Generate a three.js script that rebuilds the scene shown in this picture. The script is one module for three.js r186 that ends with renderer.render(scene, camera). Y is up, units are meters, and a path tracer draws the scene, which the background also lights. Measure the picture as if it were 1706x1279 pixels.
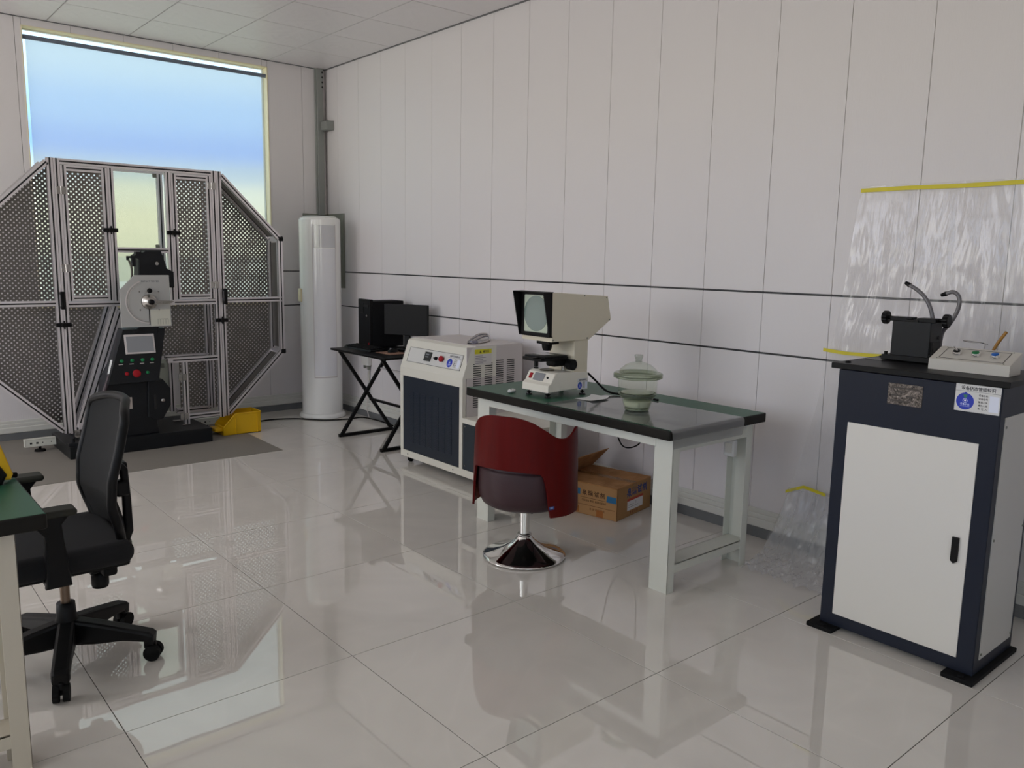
import * as THREE from 'three';
import { RoundedBoxGeometry } from 'three/addons/geometries/RoundedBoxGeometry.js';
import { mergeGeometries, toCreasedNormals } from 'three/addons/utils/BufferGeometryUtils.js';
import { ImprovedNoise } from 'three/addons/math/ImprovedNoise.js';
import { RectAreaLightUniformsLib } from 'three/addons/lights/RectAreaLightUniformsLib.js';
RectAreaLightUniformsLib.init();

// ---------------------------------------------------------------- camera, sky, lights, exposure
// metres; the long panelled wall is x = 0, the window wall is z = 0, the floor is y = 0
const scene = new THREE.Scene();
const camera = new THREE.PerspectiveCamera(2 * Math.atan(1279 / 2 / 1354) * 180 / Math.PI, 1706 / 1279, 0.05, 400);
camera.position.set(-3.901, 1.513, 7.464);
camera.rotation.set(-0.1531, -0.7046, 0.0175, 'YXZ');
scene.add(camera);
const renderer = new THREE.WebGLRenderer({ antialias: true });
renderer.toneMapping = THREE.LinearToneMapping;
renderer.toneMappingExposure = 1.0;
renderer.shadowMap.enabled = true;

const SKY = 1.38, SIDE_LIGHT = [4.0, 1.5, .4], FRONT_LIGHT = .6;
{ // hazy daylight: creamy at the horizon, a blue band above it, pale bright cloud over that
  const W = 256, H = 512, d = new Float32Array(W * H * 4);
  const stops = [[-90, .62, .60, .48], [-1, 1.0, .98, .76], [2.0, 1.2, 1.14, .88], [3.8, 1.12, 1.13, 1.02], [5.0, .62, .78, 1.06], [6.4, .30, .55, 1.32], [8.6, .45, .75, 1.38], [11.5, .74, .99, 1.36], [20, .86, .96, 1.06], [90, .88, .95, 1.0]];
  for (let j = 0; j < H; j++) {
    const e = (j + .5) / H * 180 - 90;
    let k = 1; while (k < stops.length - 1 && e > stops[k][0]) k++;
    const a = stops[k - 1], b = stops[k]; let t = Math.min(1, Math.max(0, (e - a[0]) / (b[0] - a[0]))); t = t * t * (3 - 2 * t);
    for (let i = 0; i < W; i++) { const o = (j * W + i) * 4; for (let c = 0; c < 3; c++) d[o + c] = (a[c + 1] + (b[c + 1] - a[c + 1]) * t) * 1.25; d[o + 3] = 1; }
  }
  const sky = new THREE.DataTexture(d, W, H, THREE.RGBAFormat, THREE.FloatType);
  sky.mapping = THREE.EquirectangularReflectionMapping; sky.magFilter = THREE.LinearFilter; sky.needsUpdate = true;
  scene.background = sky; scene.backgroundIntensity = SKY;
}
// daylight entering by the row of windows in the left wall and by those behind the camera
const LEFT = -6.7, FRONT = 11.2, CEIL = 3.274;
const sideWindows = [[1.0, 3.3], [4.3, 6.6], [7.6, 9.9]], frontWindows = [[-5.9, -3.6]];
for (const [k, [a, b]] of sideWindows.entries()) {
  const l = new THREE.RectAreaLight(new THREE.Color(1.0, .965, .955), SIDE_LIGHT[k], b - a, 2.1);
  l.position.set(LEFT + .03, 2.05, (a + b) / 2); l.rotation.y = -Math.PI / 2; l.name = 'window_daylight'; scene.add(l);
}
for (const [a, b] of frontWindows) {
  const l = new THREE.RectAreaLight(new THREE.Color(1.0, .96, .93), FRONT_LIGHT, b - a, 2.1);
  l.position.set((a + b) / 2, 2.05, FRONT - .03); l.name = 'window_daylight'; scene.add(l);
}

// ---------------------------------------------------------------- helpers
let seed = 7; const rnd = () => { seed = (seed * 1664525 + 1013904223) >>> 0; return seed / 4294967296; };
const PN = new ImprovedNoise(), PI = Math.PI, V = (x, y, z) => new THREE.Vector3(x, y, z);
const used = new Map();
function numbered(n) { const k = used.get(n) ?? 0; used.set(n, k + 1); return k ? `${n}_${String(k).padStart(3, '0')}` : n; }
function metreUV(g) {
  const p = g.attributes.position, n = g.attributes.normal, uv = new Float32Array(p.count * 2);
  for (let i = 0; i < p.count; i++) {
    const ax = Math.abs(n.getX(i)), ay = Math.abs(n.getY(i)), az = Math.abs(n.getZ(i));
    if (ax >= ay && ax >= az) { uv[2 * i] = p.getZ(i); uv[2 * i + 1] = p.getY(i); }
    else if (ay >= az) { uv[2 * i] = p.getX(i); uv[2 * i + 1] = p.getZ(i); }
    else { uv[2 * i] = p.getX(i); uv[2 * i + 1] = p.getY(i); }
  }
  g.setAttribute('uv', new THREE.BufferAttribute(uv, 2)); return g;
}
function join(list) {
  const a = (Array.isArray(list) ? list : [list]).flat(3).map((g) => {
    const keep = g.userData.keepUV; let h = g.index ? g.toNonIndexed() : g.clone();
    if (!h.attributes.normal) h.computeVertexNormals();
    for (const k of Object.keys(h.attributes)) if (!['position', 'normal', 'uv'].includes(k)) h.deleteAttribute(k);
    if (!keep || !h.attributes.uv) metreUV(h);
    h.userData = {}; return h;
  });
  return a.length > 1 ? mergeGeometries(a, false) : a[0];
}
function obj(name, geos, mat, parent = scene) {
  const m = new THREE.Mesh(join(geos), mat); m.name = parent === scene ? numbered(name) : name;
  m.castShadow = m.receiveShadow = true; parent.add(m); return m;
}
const each = (name, list, mat, parent) => list.map((g) => obj(name, g, mat, parent));   // one mesh per piece
function tag(o, label, category, group) { o.userData = { label, category }; if (group) o.userData.group = group; return o; }
function thing(name, label, category, [x, y, z] = [0, 0, 0], turn = 0, group) {
  const o = new THREE.Group(); o.name = numbered(name); o.position.set(x, y, z); o.rotation.y = turn; scene.add(o);
  return tag(o, label, category, group);
}
function struct(name) { const o = new THREE.Group(); o.name = name; o.userData.kind = 'structure'; scene.add(o); return o; }
function say(o, label) { o.userData.label = label; return o; }
// geometry
const box = (w, h, d, x = 0, y = 0, z = 0, r = .002) => (r > 0 ? new RoundedBoxGeometry(w, h, d, 1, Math.min(r, w / 2.01, h / 2.01, d / 2.01)) : new THREE.BoxGeometry(w, h, d)).translate(x, y, z);
const span = (x0, x1, y0, y1, z0, z1, r = .002) => box(x1 - x0, y1 - y0, z1 - z0, (x0 + x1) / 2, (y0 + y1) / 2, (z0 + z1) / 2, r);
const cyl = (r0, r1, h, x = 0, y = 0, z = 0, n = 28) => new THREE.CylinderGeometry(r1, r0, h, n).translate(x, y + h / 2, z);   // r0 at the bottom
function rod(a, b, r, n = 12, r2 = r) {
  const A = V(...a), B = V(...b), d = B.clone().sub(A), g = new THREE.CylinderGeometry(r2, r, d.length(), n);
  g.applyQuaternion(new THREE.Quaternion().setFromUnitVectors(V(0, 1, 0), d.clone().normalize()));
  const c = A.add(B).multiplyScalar(.5); return g.translate(c.x, c.y, c.z);
}
function bar(a, b, w, h = w, r = .002) { // rectangular bar from a to b; w is its vertical-ish size
  const A = V(...a), B = V(...b), d = B.clone().sub(A), L = d.length(), g = new RoundedBoxGeometry(h, w, L, 1, r);
  const o = new THREE.Object3D(); o.position.copy(A.add(B).multiplyScalar(.5)); o.up.set(0, 1, 0); if (Math.abs(d.y) > .99 * L) o.up.set(0, 0, 1); o.lookAt(B); o.updateMatrix();
  return g.applyMatrix4(o.matrix);
}
const tube = (pts, r, seg = 48, n = 8) => new THREE.TubeGeometry(new THREE.CatmullRomCurve3(pts.map((p) => V(...p))), seg, r, n, false);
const lathe = (pts, n = 48) => new THREE.LatheGeometry(pts.map(([r, y]) => new THREE.Vector2(r, y)), n);
const shapeOf = (pts) => new THREE.Shape(pts.map((p) => new THREE.Vector2(...p)));
function slab(pts, depth, bevel = 0, seg = 2) { // outline in x-y, thickness along +z from 0
  const g = new THREE.ExtrudeGeometry(shapeOf(pts), { depth: depth - 2 * bevel, bevelEnabled: bevel > 0, bevelSize: bevel, bevelThickness: bevel, bevelOffset: -bevel, bevelSegments: seg, curveSegments: 12 });
  return g.translate(0, 0, bevel);
}
function roundRect(w, h, r, x = 0, y = 0) {
  const s = new THREE.Shape(); const a = x - w / 2, b = y - h / 2, c = x + w / 2, d = y + h / 2;
  s.moveTo(a + r, b); s.lineTo(c - r, b); s.absarc(c - r, b + r, r, -PI / 2, 0); s.lineTo(c, d - r); s.absarc(c - r, d - r, r, 0, PI / 2); s.lineTo(a + r, d); s.absarc(a + r, d - r, r, PI / 2, PI); s.lineTo(a, b + r); s.absarc(a + r, b + r, r, PI, PI * 1.5);
  return s;
}
const plate = (w, h, t, r, x, y) => new THREE.ExtrudeGeometry(roundRect(w, h, r, x, y), { depth: t, bevelEnabled: false, curveSegments: 5 });
function paramSurface(f, nu, nv, thick = 0) { // sheet f(u,v) -> [x,y,z]; uv kept as u,v
  const p = [], uv = [], idx = [];
  for (let j = 0; j <= nv; j++) for (let i = 0; i <= nu; i++) { p.push(...f(i / nu, j / nv)); uv.push(i / nu, j / nv); }
  for (let j = 0; j < nv; j++) for (let i = 0; i < nu; i++) { const a = j * (nu + 1) + i, b = a + 1, c = a + nu + 1, d = c + 1; idx.push(a, b, d, a, d, c); }
  const g = new THREE.BufferGeometry(); g.setAttribute('position', new THREE.Float32BufferAttribute(p, 3)); g.setAttribute('uv', new THREE.Float32BufferAttribute(uv, 2)); g.setIndex(idx); g.computeVertexNormals();
  g.userData.keepUV = true; return g;
}
// ---------------------------------------------------------------- textures and materials
const hex = (h) => new THREE.Color(h);
function canvasTex(w, h, draw, repeat = false) {
  const c = document.createElement('canvas'); c.width = w; c.height = h; const x = c.getContext('2d'); draw(x, w, h);
  const t = new THREE.CanvasTexture(c); t.colorSpace = THREE.SRGBColorSpace; if (repeat) t.wrapS = t.wrapT = THREE.RepeatWrapping; return t;
}
function dataTex(n, m, f, srgb = false) { // f(u, v) -> grey 0..1 or [r, g, b]; tiles
  const d = new Uint8Array(n * m * 4);
  for (let j = 0; j < m; j++) for (let i = 0; i < n; i++) { const q = f(i / n, j / m), o = (j * n + i) * 4; for (let c = 0; c < 3; c++) d[o + c] = Math.max(0, Math.min(255, Math.round((q.length ? q[c] : q) * 255))); d[o + 3] = 255; }
  const t = new THREE.DataTexture(d, n, m); t.wrapS = t.wrapT = THREE.RepeatWrapping; t.magFilter = THREE.LinearFilter; t.minFilter = THREE.LinearFilter; if (srgb) t.colorSpace = THREE.SRGBColorSpace; t.needsUpdate = true; return t;
}
function tileNoise(u, v, f, z = 0) { // noise that repeats over the unit square
  const a = u * 2 * PI, b = v * 2 * PI, r = f / (2 * PI);
  return PN.noise(Math.cos(a) * r + 11.3, Math.sin(a) * r + Math.cos(b) * r * .83 + z, Math.sin(b) * r + 5.7 + z);
}
function scaled(t, sx, sy = sx) { const c = t.clone(); c.repeat.set(sx, sy); c.needsUpdate = true; return c; }
const grain = dataTex(256, 256, (u, v) => .5 + .25 * tileNoise(u, v, 30) + .25 * tileNoise(u, v, 90, 3));
const soft = dataTex(256, 256, (u, v) => .5 + .5 * tileNoise(u, v, 6) + .2 * tileNoise(u, v, 15, 9));
const ribs = dataTex(256, 64, (u, v) => { const k = Math.floor(u * 32), s = u * 32 - k; return (s < .12 ? .0 : .5) + .2 * Math.sin(k * 12.7) + .12 * tileNoise(u, v, 12); });
const brush = dataTex(256, 256, (u, v) => .5 + .3 * PN.noise(u * 3, v * 220, 1) + .2 * PN.noise(u * 2, v * 90, 5));
const weave = dataTex(128, 128, (u, v) => .5 + .25 * Math.sin(u * 64 * PI) * Math.sin(v * 64 * PI) + .15 * tileNoise(u, v, 40));
const mat = (o) => new THREE.MeshPhysicalMaterial(o);
const paint = (c, rough = .45, o = {}) => mat({ color: hex(c), roughness: rough, bumpMap: scaled(grain, 5), bumpScale: .00012, ...o });
const plastic = (c, rough = .5) => mat({ color: hex(c), roughness: rough, specularIntensity: .45, bumpMap: scaled(grain, 8), bumpScale: .0001 });
const M = {
  wall: mat({ color: hex('#e7e1e1'), roughness: .42, bumpMap: scaled(ribs, 2.5, .4), bumpScale: .0006 }),
  wallDark: mat({ color: hex('#2a2a2c'), roughness: .5 }),
  ceiling: mat({ color: hex('#ebe7e8'), roughness: .38, metalness: 0, bumpMap: scaled(soft, 2.2), bumpScale: .003 }),
  ceilingGap: mat({ color: hex('#55565a'), roughness: .7 }),
  grout: mat({ color: hex('#4c4843'), roughness: .9 }),
  skirtWhite: paint('#dcdad3', .4), skirtGrey: paint('#6f7072', .5),
  frameWhite: paint('#e6e3d8', .45), cream: paint('#efe4c0', .6),
  conduit: paint('#8f918d', .5), boxGrey: paint('#85877d', .55),
  alu: mat({ color: hex('#efe9eb'), metalness: .75, roughness: .36, bumpMap: scaled(brush, 3, 3), bumpScale: .00005 }),
  aluDark: mat({ color: hex('#1b191b'), roughness: .6 }),
  perf: mat({ color: hex('#7d7873'), metalness: .75, roughness: .42, bumpMap: scaled(grain, 6), bumpScale: .0001 }),
  black: plastic('#0d0d0e', .45), blackMatt: plastic('#111113', .75), blackRubber: plastic('#0d0d0d', .8),
  castBlack: paint('#131518', .45, { specularIntensity: .6 }), steel: mat({ color: hex('#b9b6b2'), metalness: 1, roughness: .25, bumpMap: scaled(brush, 6), bumpScale: .00004 }),
  chrome: mat({ color: hex('#e8e6e4'), metalness: 1, roughness: .06 }),
  dial: paint('#b4b3b0', .4), mat: mat({ color: hex('#87817a'), roughness: .72, bumpMap: scaled(grain, 20), bumpScale: .0008 }),
  yellow: mat({ color: hex('#e3b100'), roughness: .4, clearcoat: .2 }),
  ac: mat({ color: hex('#f8f6f2'), roughness: .18, clearcoat: .4, clearcoatRoughness: .08 }), acPanel: mat({ color: hex('#eae8ea'), roughness: .12, clearcoat: .6, clearcoatRoughness: .04 }),
  cream2: paint('#cfcbbe', .45), creamLight: paint('#e0dcd0', .42), navyPanel: paint('#1a2330', .45), cabinet: paint('#1d2230', .4, { specularIntensity: .5 }), cabinetDoor: paint('#e9e4dc', .42),
  greyPaint: paint('#cec6c3', .5), benchLeg: paint('#dadad0', .42), deskLeg: paint('#cfc5b4', .45),
  green: mat({ color: hex('#285a43'), roughness: .42, bumpMap: scaled(grain, 12), bumpScale: .0003 }), edge: plastic('#15130f', .45),
  wood: null, vinyl: mat({ color: hex('#3a2126'), roughness: .42, bumpMap: scaled(grain, 10), bumpScale: .0006 }),
  card: null, projector: paint('#e0d6c0', .45), projectorLight: paint('#ece6d8', .4),
  screenGlass: mat({ color: hex('#7f8f88'), roughness: .25, clearcoat: 1, clearcoatRoughness: .05 }), screenFrame: mat({ color: hex('#c3ccb9'), roughness: .45 }),
  lcd: mat({ color: hex('#8d8f93'), roughness: .25, clearcoat: .8, clearcoatRoughness: .1 }),
  red: plastic('#a01822', .35), green2: plastic('#1f7a48', .35), blue: plastic('#1c63b8', .35), white: plastic('#e6e6e4', .4),
  glass: mat({ color: hex('#f3f8f2'), roughness: .015, transmission: 1, thickness: .004, ior: 1.5, attenuationColor: hex('#a9bd9c'), attenuationDistance: .035 }),
  pane: mat({ color: hex('#f4f8f6'), roughness: 0, transmission: 1, thickness: 0 }),
  tape: mat({ color: hex('#e2d22e'), roughness: .5 }), fabric: mat({ color: hex('#141417'), roughness: .9, bumpMap: scaled(weave, 10), bumpScale: .0015 }),
};
M.mesh = mat({ color: hex('#070708'), roughness: .8, bumpMap: scaled(weave, 14), bumpScale: .0015 });
M.wood = mat({ roughness: .38, specularIntensity: .3, clearcoat: .05, clearcoatRoughness: .12, map: dataTex(256, 256, (u, v) => { const g = .5 + .35 * PN.noise(u * 26, v * 1.3, 2) + .2 * PN.noise(u * 80, v * 3, 8); return [.33 + .07 * g, .035 + .02 * g, .03 + .016 * g]; }, true) });
M.card = mat({ roughness: .85, map: scaled(dataTex(256, 256, (u, v) => { const g = .08 * tileNoise(u, v, 8) + .05 * PN.noise(u * 4, v * 120, 3); return [.66 + g, .47 + g, .285 + g]; }, true), 2) });
// characters written as pen strokes on a ten by ten grid, for the printed labels
const GLYPH = {
  设: '1021 03232837 505244 50808393 45856849 5699', 备: '4013 31714405 3295 2585892925 5559 2787', 状: '2029 0214 0725 4393 606439 6499 8092',
  态: '0292 504306 5396 4455 1709 36397978 5667 8698', 管: '2002 1141 6052 6191 04039394 2474762624 2429 2787892927', 理: '0131 0434 0837 1118 4090954540 4292 6069 4797 3999',
  标: '0242 2029 2306 2345 5191 4494 7479 5548 8598', 识: '1021 03232837 4090944440 5539 8599', 泉: '4031 2171742421 2373 555948 063619 8567 5699', 瑞: '0131 0434 0837 1118 6062 41429291 4494 7465 49469699 6668 7678',
  试: '1021 03232837 4292 4575 5558 4978 708699 8091', 剂: '3031 0262 5206 1366 2619 4649 7176 909988', 名: '3004 227217 3445 3585893935', 人: '504409 5399', 员: '2070732320 1914848 7', 编: '100325 2506 0938 5061 4292 4244 9294 4494 4939 4699 6669 8689 4999',
  号: '2080832320 0494 252787 8799', 作: '2003 1219 5034 4292 5259 5595 5898', 操: '1018 0232 0635 5080825250 3353553 3 6393956563 3696 6569 6639 6699', 责: '1181 2373 0595 5055 1616 2686 2629 8689 5759', 任: '2003 1219 8042 4494 6269 4999', 称: '3011 0333 2129 2306 5035 4292 6269 5548 8598',
};
GLYPH.员 = '2070732320 19148487 5547 4719 5789'; GLYPH.操 = '1018 0232 0635 5080825250 3353553533 6393956563 3696 6569 6639 6699';
function write(x, text, px, py, size, color, weight = .11, gap = 1.12) { // text of GLYPH characters, top-left at px, py
  x.strokeStyle = color; x.lineWidth = size * weight; x.lineCap = 'square';
  [...text].forEach((ch, i) => {
    const s = GLYPH[ch]; if (!s) return;
    for (const st of s.split(' ')) { x.beginPath(); for (let k = 0; k + 1 < st.length; k += 2) { const X = px + i * size * gap + (+st[k] + .5) / 10 * size, Y = py + (+st[k + 1] + .5) / 10 * size; k ? x.lineTo(X, Y) : x.moveTo(X, Y); } x.stroke(); }
  });
}
function latin(x, s, px, py, size, color, bold = true) { x.fillStyle = color; x.font = `${bold ? 'bold ' : ''}${size}px sans-serif`; x.textBaseline = 'top'; x.fillText(s, px, py); }
const statusLabel = canvasTex(512, 330, (x, w, h) => { // the blue-disc equipment status card
  x.fillStyle = '#dcdad8'; x.fillRect(0, 0, w, h);
  write(x, '设备状态管理标识', 62, 22, 46, '#2b2b33', .12, 1.06);
  x.fillStyle = '#55555c'; x.fillRect(0, 82, w, 3);
  x.fillStyle = '#1733b4'; x.beginPath(); x.arc(118, 208, 102, 0, 7); x.fill(); x.fillRect(106, 96, 24, 16);
  x.fillStyle = '#2f7a63'; x.beginPath(); x.moveTo(92, 128); x.lineTo(144, 128); x.lineTo(130, 166); x.lineTo(106, 166); x.fill();
  x.strokeStyle = '#dfe6ff'; x.lineWidth = 5; x.beginPath(); x.arc(118, 200, 25, 0, 7); x.stroke(); x.fillStyle = '#fff'; x.beginPath(); x.arc(118, 198, 12, 0, 7); x.fill();
  write(x, '设备状态', 64, 230, 25, '#dfe6ff', .12, 1.1); x.fillStyle = '#cfd8ff'; x.fillRect(64, 266, 112, 4);
  ['设备名称', '设备编号', '管理人员', '操作人员'].forEach((t, i) => write(x, t, 268, 106 + i * 40, 24, '#333', .12, 1.12));
  write(x, '责', 268, 266, 24, '#333', .12); write(x, '任', 308, 266, 24, '#333', .12); write(x, '人', 348, 266, 24, '#333', .12);
  x.fillStyle = '#e9ecfb'; x.fillRect(392, 112, 106, 190);
});
const print = (map, rough = .4) => mat({ map, roughness: rough });
const flat = (w, h) => { const g = new THREE.PlaneGeometry(w, h); g.userData.keepUV = true; return g; };
// a printed card with a little thickness whose front shows the print; lies in x-y facing +z
function card(name, w, h, t, material, parent, back = M.white) {
  const g = new THREE.Group(); g.name = name; parent.add(g);
  obj('print', flat(w, h).translate(0, 0, t + .0004), material, g); obj('card', box(w, h, t, 0, 0, t / 2, .0005), back, g); return g;
}

// ---------------------------------------------------------------- the room
const FT = .8144, FX = -2.4639, FZ = 4.859;
{ // floor of large polished grey tiles
  const floor = struct('floor');
  obj('grout_bed', span(LEFT - .2, .2, -.12, -.0016, -.2, FRONT + .2, 0), M.grout, floor);
  const marble = dataTex(512, 512, (u, v) => {
    const w = .35 * tileNoise(u, v, 5, 2), a = tileNoise(u + w * .12, v + w * .2, 7), b = tileNoise(u, v + w * .3, 18, 6), c = Math.pow(Math.max(0, 1 - Math.abs(tileNoise(u + .2 * w, v, 4, 12)) * 9), 3);
    const g = .885 + .018 * a + .012 * b + .008 * c; return [g * 1.0, g * .972, g * .94];
  }, true);
  const wave = scaled(soft, .9);
  const mats = [0, 1, 2, 3].map((k) => { const t = scaled(marble, .62, .62); t.offset.set(k * .27, k * .43); t.rotation = (k % 2) * PI / 2; return mat({ map: t, roughness: .008, specularIntensity: 1, ior: 2.0, bumpMap: wave, bumpScale: .00012 }); });
  const i0 = Math.floor((LEFT - FX) / FT), i1 = Math.floor((0 - FX) / FT), j0 = Math.floor((0 - FZ) / FT), j1 = Math.floor((FRONT - FZ) / FT);
  for (let i = i0; i <= i1; i++) for (let j = j0; j <= j1; j++) {
    const x0 = Math.max(LEFT, FX + i * FT + .0014), x1 = Math.min(0, FX + (i + 1) * FT - .0014), z0 = Math.max(0, FZ + j * FT + .0014), z1 = Math.min(FRONT, FZ + (j + 1) * FT - .0014);
    if (x1 - x0 < .01 || z1 - z0 < .01) continue;
    obj('floor_tile', span(x0, x1, -.011, 0, z0, z1, .0008), mats[Math.floor(rnd() * 4)], floor);
  }
}
{ // ceiling of square clip-in metal tiles
  const ceiling = struct('ceiling');
  obj('ceiling_deck', span(LEFT - .2, .2, CEIL + .016, CEIL + .12, -.2, FRONT + .2, 0), M.ceilingGap, ceiling);
  const lineX = [0], lineZ = [0]; for (let x = -.581; x > LEFT; x -= .6) lineX.push(x); lineX.push(LEFT);
  for (let z = .02 + .0; z < FRONT; z += .6) lineZ.push(z); lineZ.push(FRONT);
  for (let i = 0; i + 1 < lineX.length; i++) for (let j = 0; j + 1 < lineZ.length; j++) {
    const w = lineX[i] - lineX[i + 1] - .005, d = lineZ[j + 1] - lineZ[j] - .005; if (w < .005 || d < .01) continue;
    obj('ceiling_tile', box(w, .02, d, (lineX[i] + lineX[i + 1]) / 2, CEIL + .01, (lineZ[j] + lineZ[j + 1]) / 2, .0035), M.ceiling, ceiling);
  }
  each('wall_angle', [span(-.022, 0, CEIL - .003, CEIL, 0, FRONT, 0), span(LEFT, 0, CEIL - .003, CEIL, 0, .02, 0)], M.skirtGrey, ceiling);
}
const Y1 = 1.0268, Y2 = 1.3557, SEAM = .3933, SEAM0 = .6357 - 2 * .3933;
function panelled(wall, L, place, holes = []) { // a wall of upright sandwich panels in three courses; place(u0,u1,y0,y1,inset) makes the geometry
  for (let k = 0; ; k++) {
    const u0 = Math.max(0, SEAM0 + k * SEAM), u1 = Math.min(L, SEAM0 + (k + 1) * SEAM); if (u0 >= L) break; if (u1 - u0 < .01) continue;
    for (const [y0, y1] of [[.0, Y1 - .005], [Y1 + .005, Y2 - .005], [Y2 + .005, CEIL]]) {
      let pieces = [[u0, u1, y0, y1]];
      for (const [h0, h1, g0, g1] of holes) pieces = pieces.flatMap(([a, b, c, d]) => {
        if (h1 <= a || h0 >= b || g1 <= c || g0 >= d) return [[a, b, c, d]];
        const out = []; if (h0 > a) out.push([a, h0, c, d]); if (h1 < b) out.push([h1, b, c, d]);
        const m0 = Math.max(a, h0), m1 = Math.min(b, h1); if (g0 > c) out.push([m0, m1, c, g0]); if (g1 < d) out.push([m0, m1, g1, d]); return out;
      });
      for (const [a, b, c, d] of pieces) if (b - a > .012 && d - c > .012) obj('wall_panel', place(a + .0012, b - .0012, c, d), M.wall, wall);
    }
  }
}
{
  const w = struct('wall_right');
  obj('wall_core', span(.0045, .12, -.1, CEIL + .1, -.2, FRONT + .2, 0), M.skirtWhite, w);
  each('joint_strip', [span(.002, .0045, Y1 - .006, Y1 + .006, 0, FRONT, 0), span(.002, .0045, Y2 - .006, Y2 + .006, 0, FRONT, 0)], M.wallDark, w);
  panelled(w, FRONT, (a, b, c, d) => span(0, .014, c, d, a, b, .0022));
}
const WX0 = -2.555, WX1 = -.585, WY0 = 1.06, WY1 = 3.215;
{
  const w = struct('wall_back');
  obj('wall_core', [span(LEFT - .2, WX0, -.1, CEIL + .1, -.12, -.014, 0), span(WX1, .12, -.1, CEIL + .1, -.12, -.014, 0), span(WX0, WX1, -.1, WY0, -.12, -.014, 0), span(WX0, WX1, WY1, CEIL + .1, -.12, -.014, 0)], M.conduit, w);
  each('joint_strip', [span(LEFT, WX0 - .01, Y2 - .006, Y2 + .006, -.014, -.008, 0), span(WX1 + .01, 0, Y2 - .006, Y2 + .006, -.014, -.008, 0), span(LEFT, 0, Y1 - .006, Y1 + .006, -.014, -.008, 0)], M.wallDark, w);
  panelled(w, -LEFT, (a, b, c, d) => span(-b, -a, c, d, -.014, 0, .0022), [[-WX1, -WX0, WY0, WY1]]);
}
function openWall(name, along, holes, L) { // the two walls behind the viewer, with window openings
  const w = struct(name), put = (a, b, y0, y1) => along(a, b, y0, y1);
  let u = -.2; const parts = [];
  for (const [a, b] of holes) { parts.push(put(u, a, -.1, CEIL + .1), put(a, b, -.1, 1.0), put(a, b, 3.1, CEIL + .1)); u = b; }
  parts.push(put(u, L + .2, -.1, CEIL + .1)); obj('wall_panel', parts, M.wall, w);
}
openWall('wall_left', (a, b, c, d) => span(LEFT - .12, LEFT, c, d, a, b, 0), sideWindows, FRONT);
openWall('wall_front', (a, b, c, d) => span(LEFT + a, LEFT + b, c, d, FRONT, FRONT + .12, 0), frontWindows.map(([a, b]) => [a - LEFT, b - LEFT]), -LEFT);
let windowCount = 1;
function plainWindow(centre, width, turn) {
  const g = struct('window_' + (++windowCount)); g.position.set(...centre); g.rotation.y = turn;   // local: x along the wall, z into the room
  const h = 2.1, t = .05;
  obj('window_frame', [box(width, t, .06, 0, h / 2 - t / 2), box(width, t, .06, 0, -h / 2 + t / 2), box(t, h, .06, -width / 2 + t / 2), box(t, h, .06, width / 2 - t / 2), box(t, h, .06)], M.frameWhite, g);
  for (const s of [-1, 1]) obj('pane', box(width / 2 - .08, h - .1, .006, s * width / 4, 0, 0, 0), M.pane, g);
  obj('window_sill', box(width + .1, .03, .2, 0, -h / 2 - .015, .04), M.frameWhite, g);
}
for (const [a, b] of sideWindows) plainWindow([LEFT - .06, 2.05, (a + b) / 2], b - a, PI / 2);
for (const [a, b] of frontWindows) plainWindow([(a + b) / 2, 2.05, FRONT + .06], b - a, PI);
{ // the tall window behind the impact tester
  const g = struct('window_1');
  obj('window_frame', [span(WX0, WX0 + .012, WY0, WY1, -.11, -.08), span(WX1 - .012, WX1, WY0, WY1, -.11, -.08), span(WX0, WX1, WY1 - .012, WY1, -.11, -.08), span(WX0, WX1, WY0, WY0 + .04, -.11, -.05)], M.frameWhite, g);
  obj('pane', span(WX0 + .012, WX1 - .012, WY0 + .04, WY1 - .012, -.1, -.095, 0), M.pane, g);
  each('window_reveal', [span(WX0 - .003, WX0 + .004, WY0, WY1, -.12, .004, 0), span(WX1 - .004, WX1 + .003, WY0, WY1, -.12, .004, 0), span(WX0, WX1, WY1 - .004, WY1 + .003, -.12, .004, 0), span(WX0 - .02, WX1 + .02, WY0 - .02, WY0, -.12, .03)], M.cream, g);
  const b = thing('roller_blind', 'translucent pale roller blind drawn down over the tall back window, blue light behind it', 'blind', [(WX0 + WX1) / 2, 0, -.03]);
  const bw = WX1 - WX0 - .056;
  obj('headrail', [rod([-bw / 2 - .022, 3.14, 0], [bw / 2 + .022, 3.14, 0], .017, 16)], paint('#6d7686', .4), b);
  obj('blind_fabric', [box(bw, 2.03, .0012, 0, 2.115, .004, 0)], mat({ color: hex('#eef0ee'), roughness: .42, transmission: .86, thickness: 0, ior: 1.2, bumpMap: scaled(soft, 1.5, .4), bumpScale: .002 }), b);
  obj('bottom_bar', [box(bw, .025, .012, 0, 1.09, .004)], M.frameWhite, b);
}
function skirting(name, along) {
  const g = struct(name);
  obj('moulding', [along(.03, .058, .108, .012), along(.022, .106, .136, .007), along(.014, .134, .160, .006)], M.skirtWhite, g);
  obj('kick_strip', along(.024, 0, .060, .001), M.skirtGrey, g);
}
skirting('baseboard_right', (t, y0, y1, r) => span(-t, 0, y0, y1, .03, FRONT, r * .8));
skirting('baseboard_back', (t, y0, y1, r) => span(LEFT, -.03, y0, y1, 0, t, r * .8));
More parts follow.
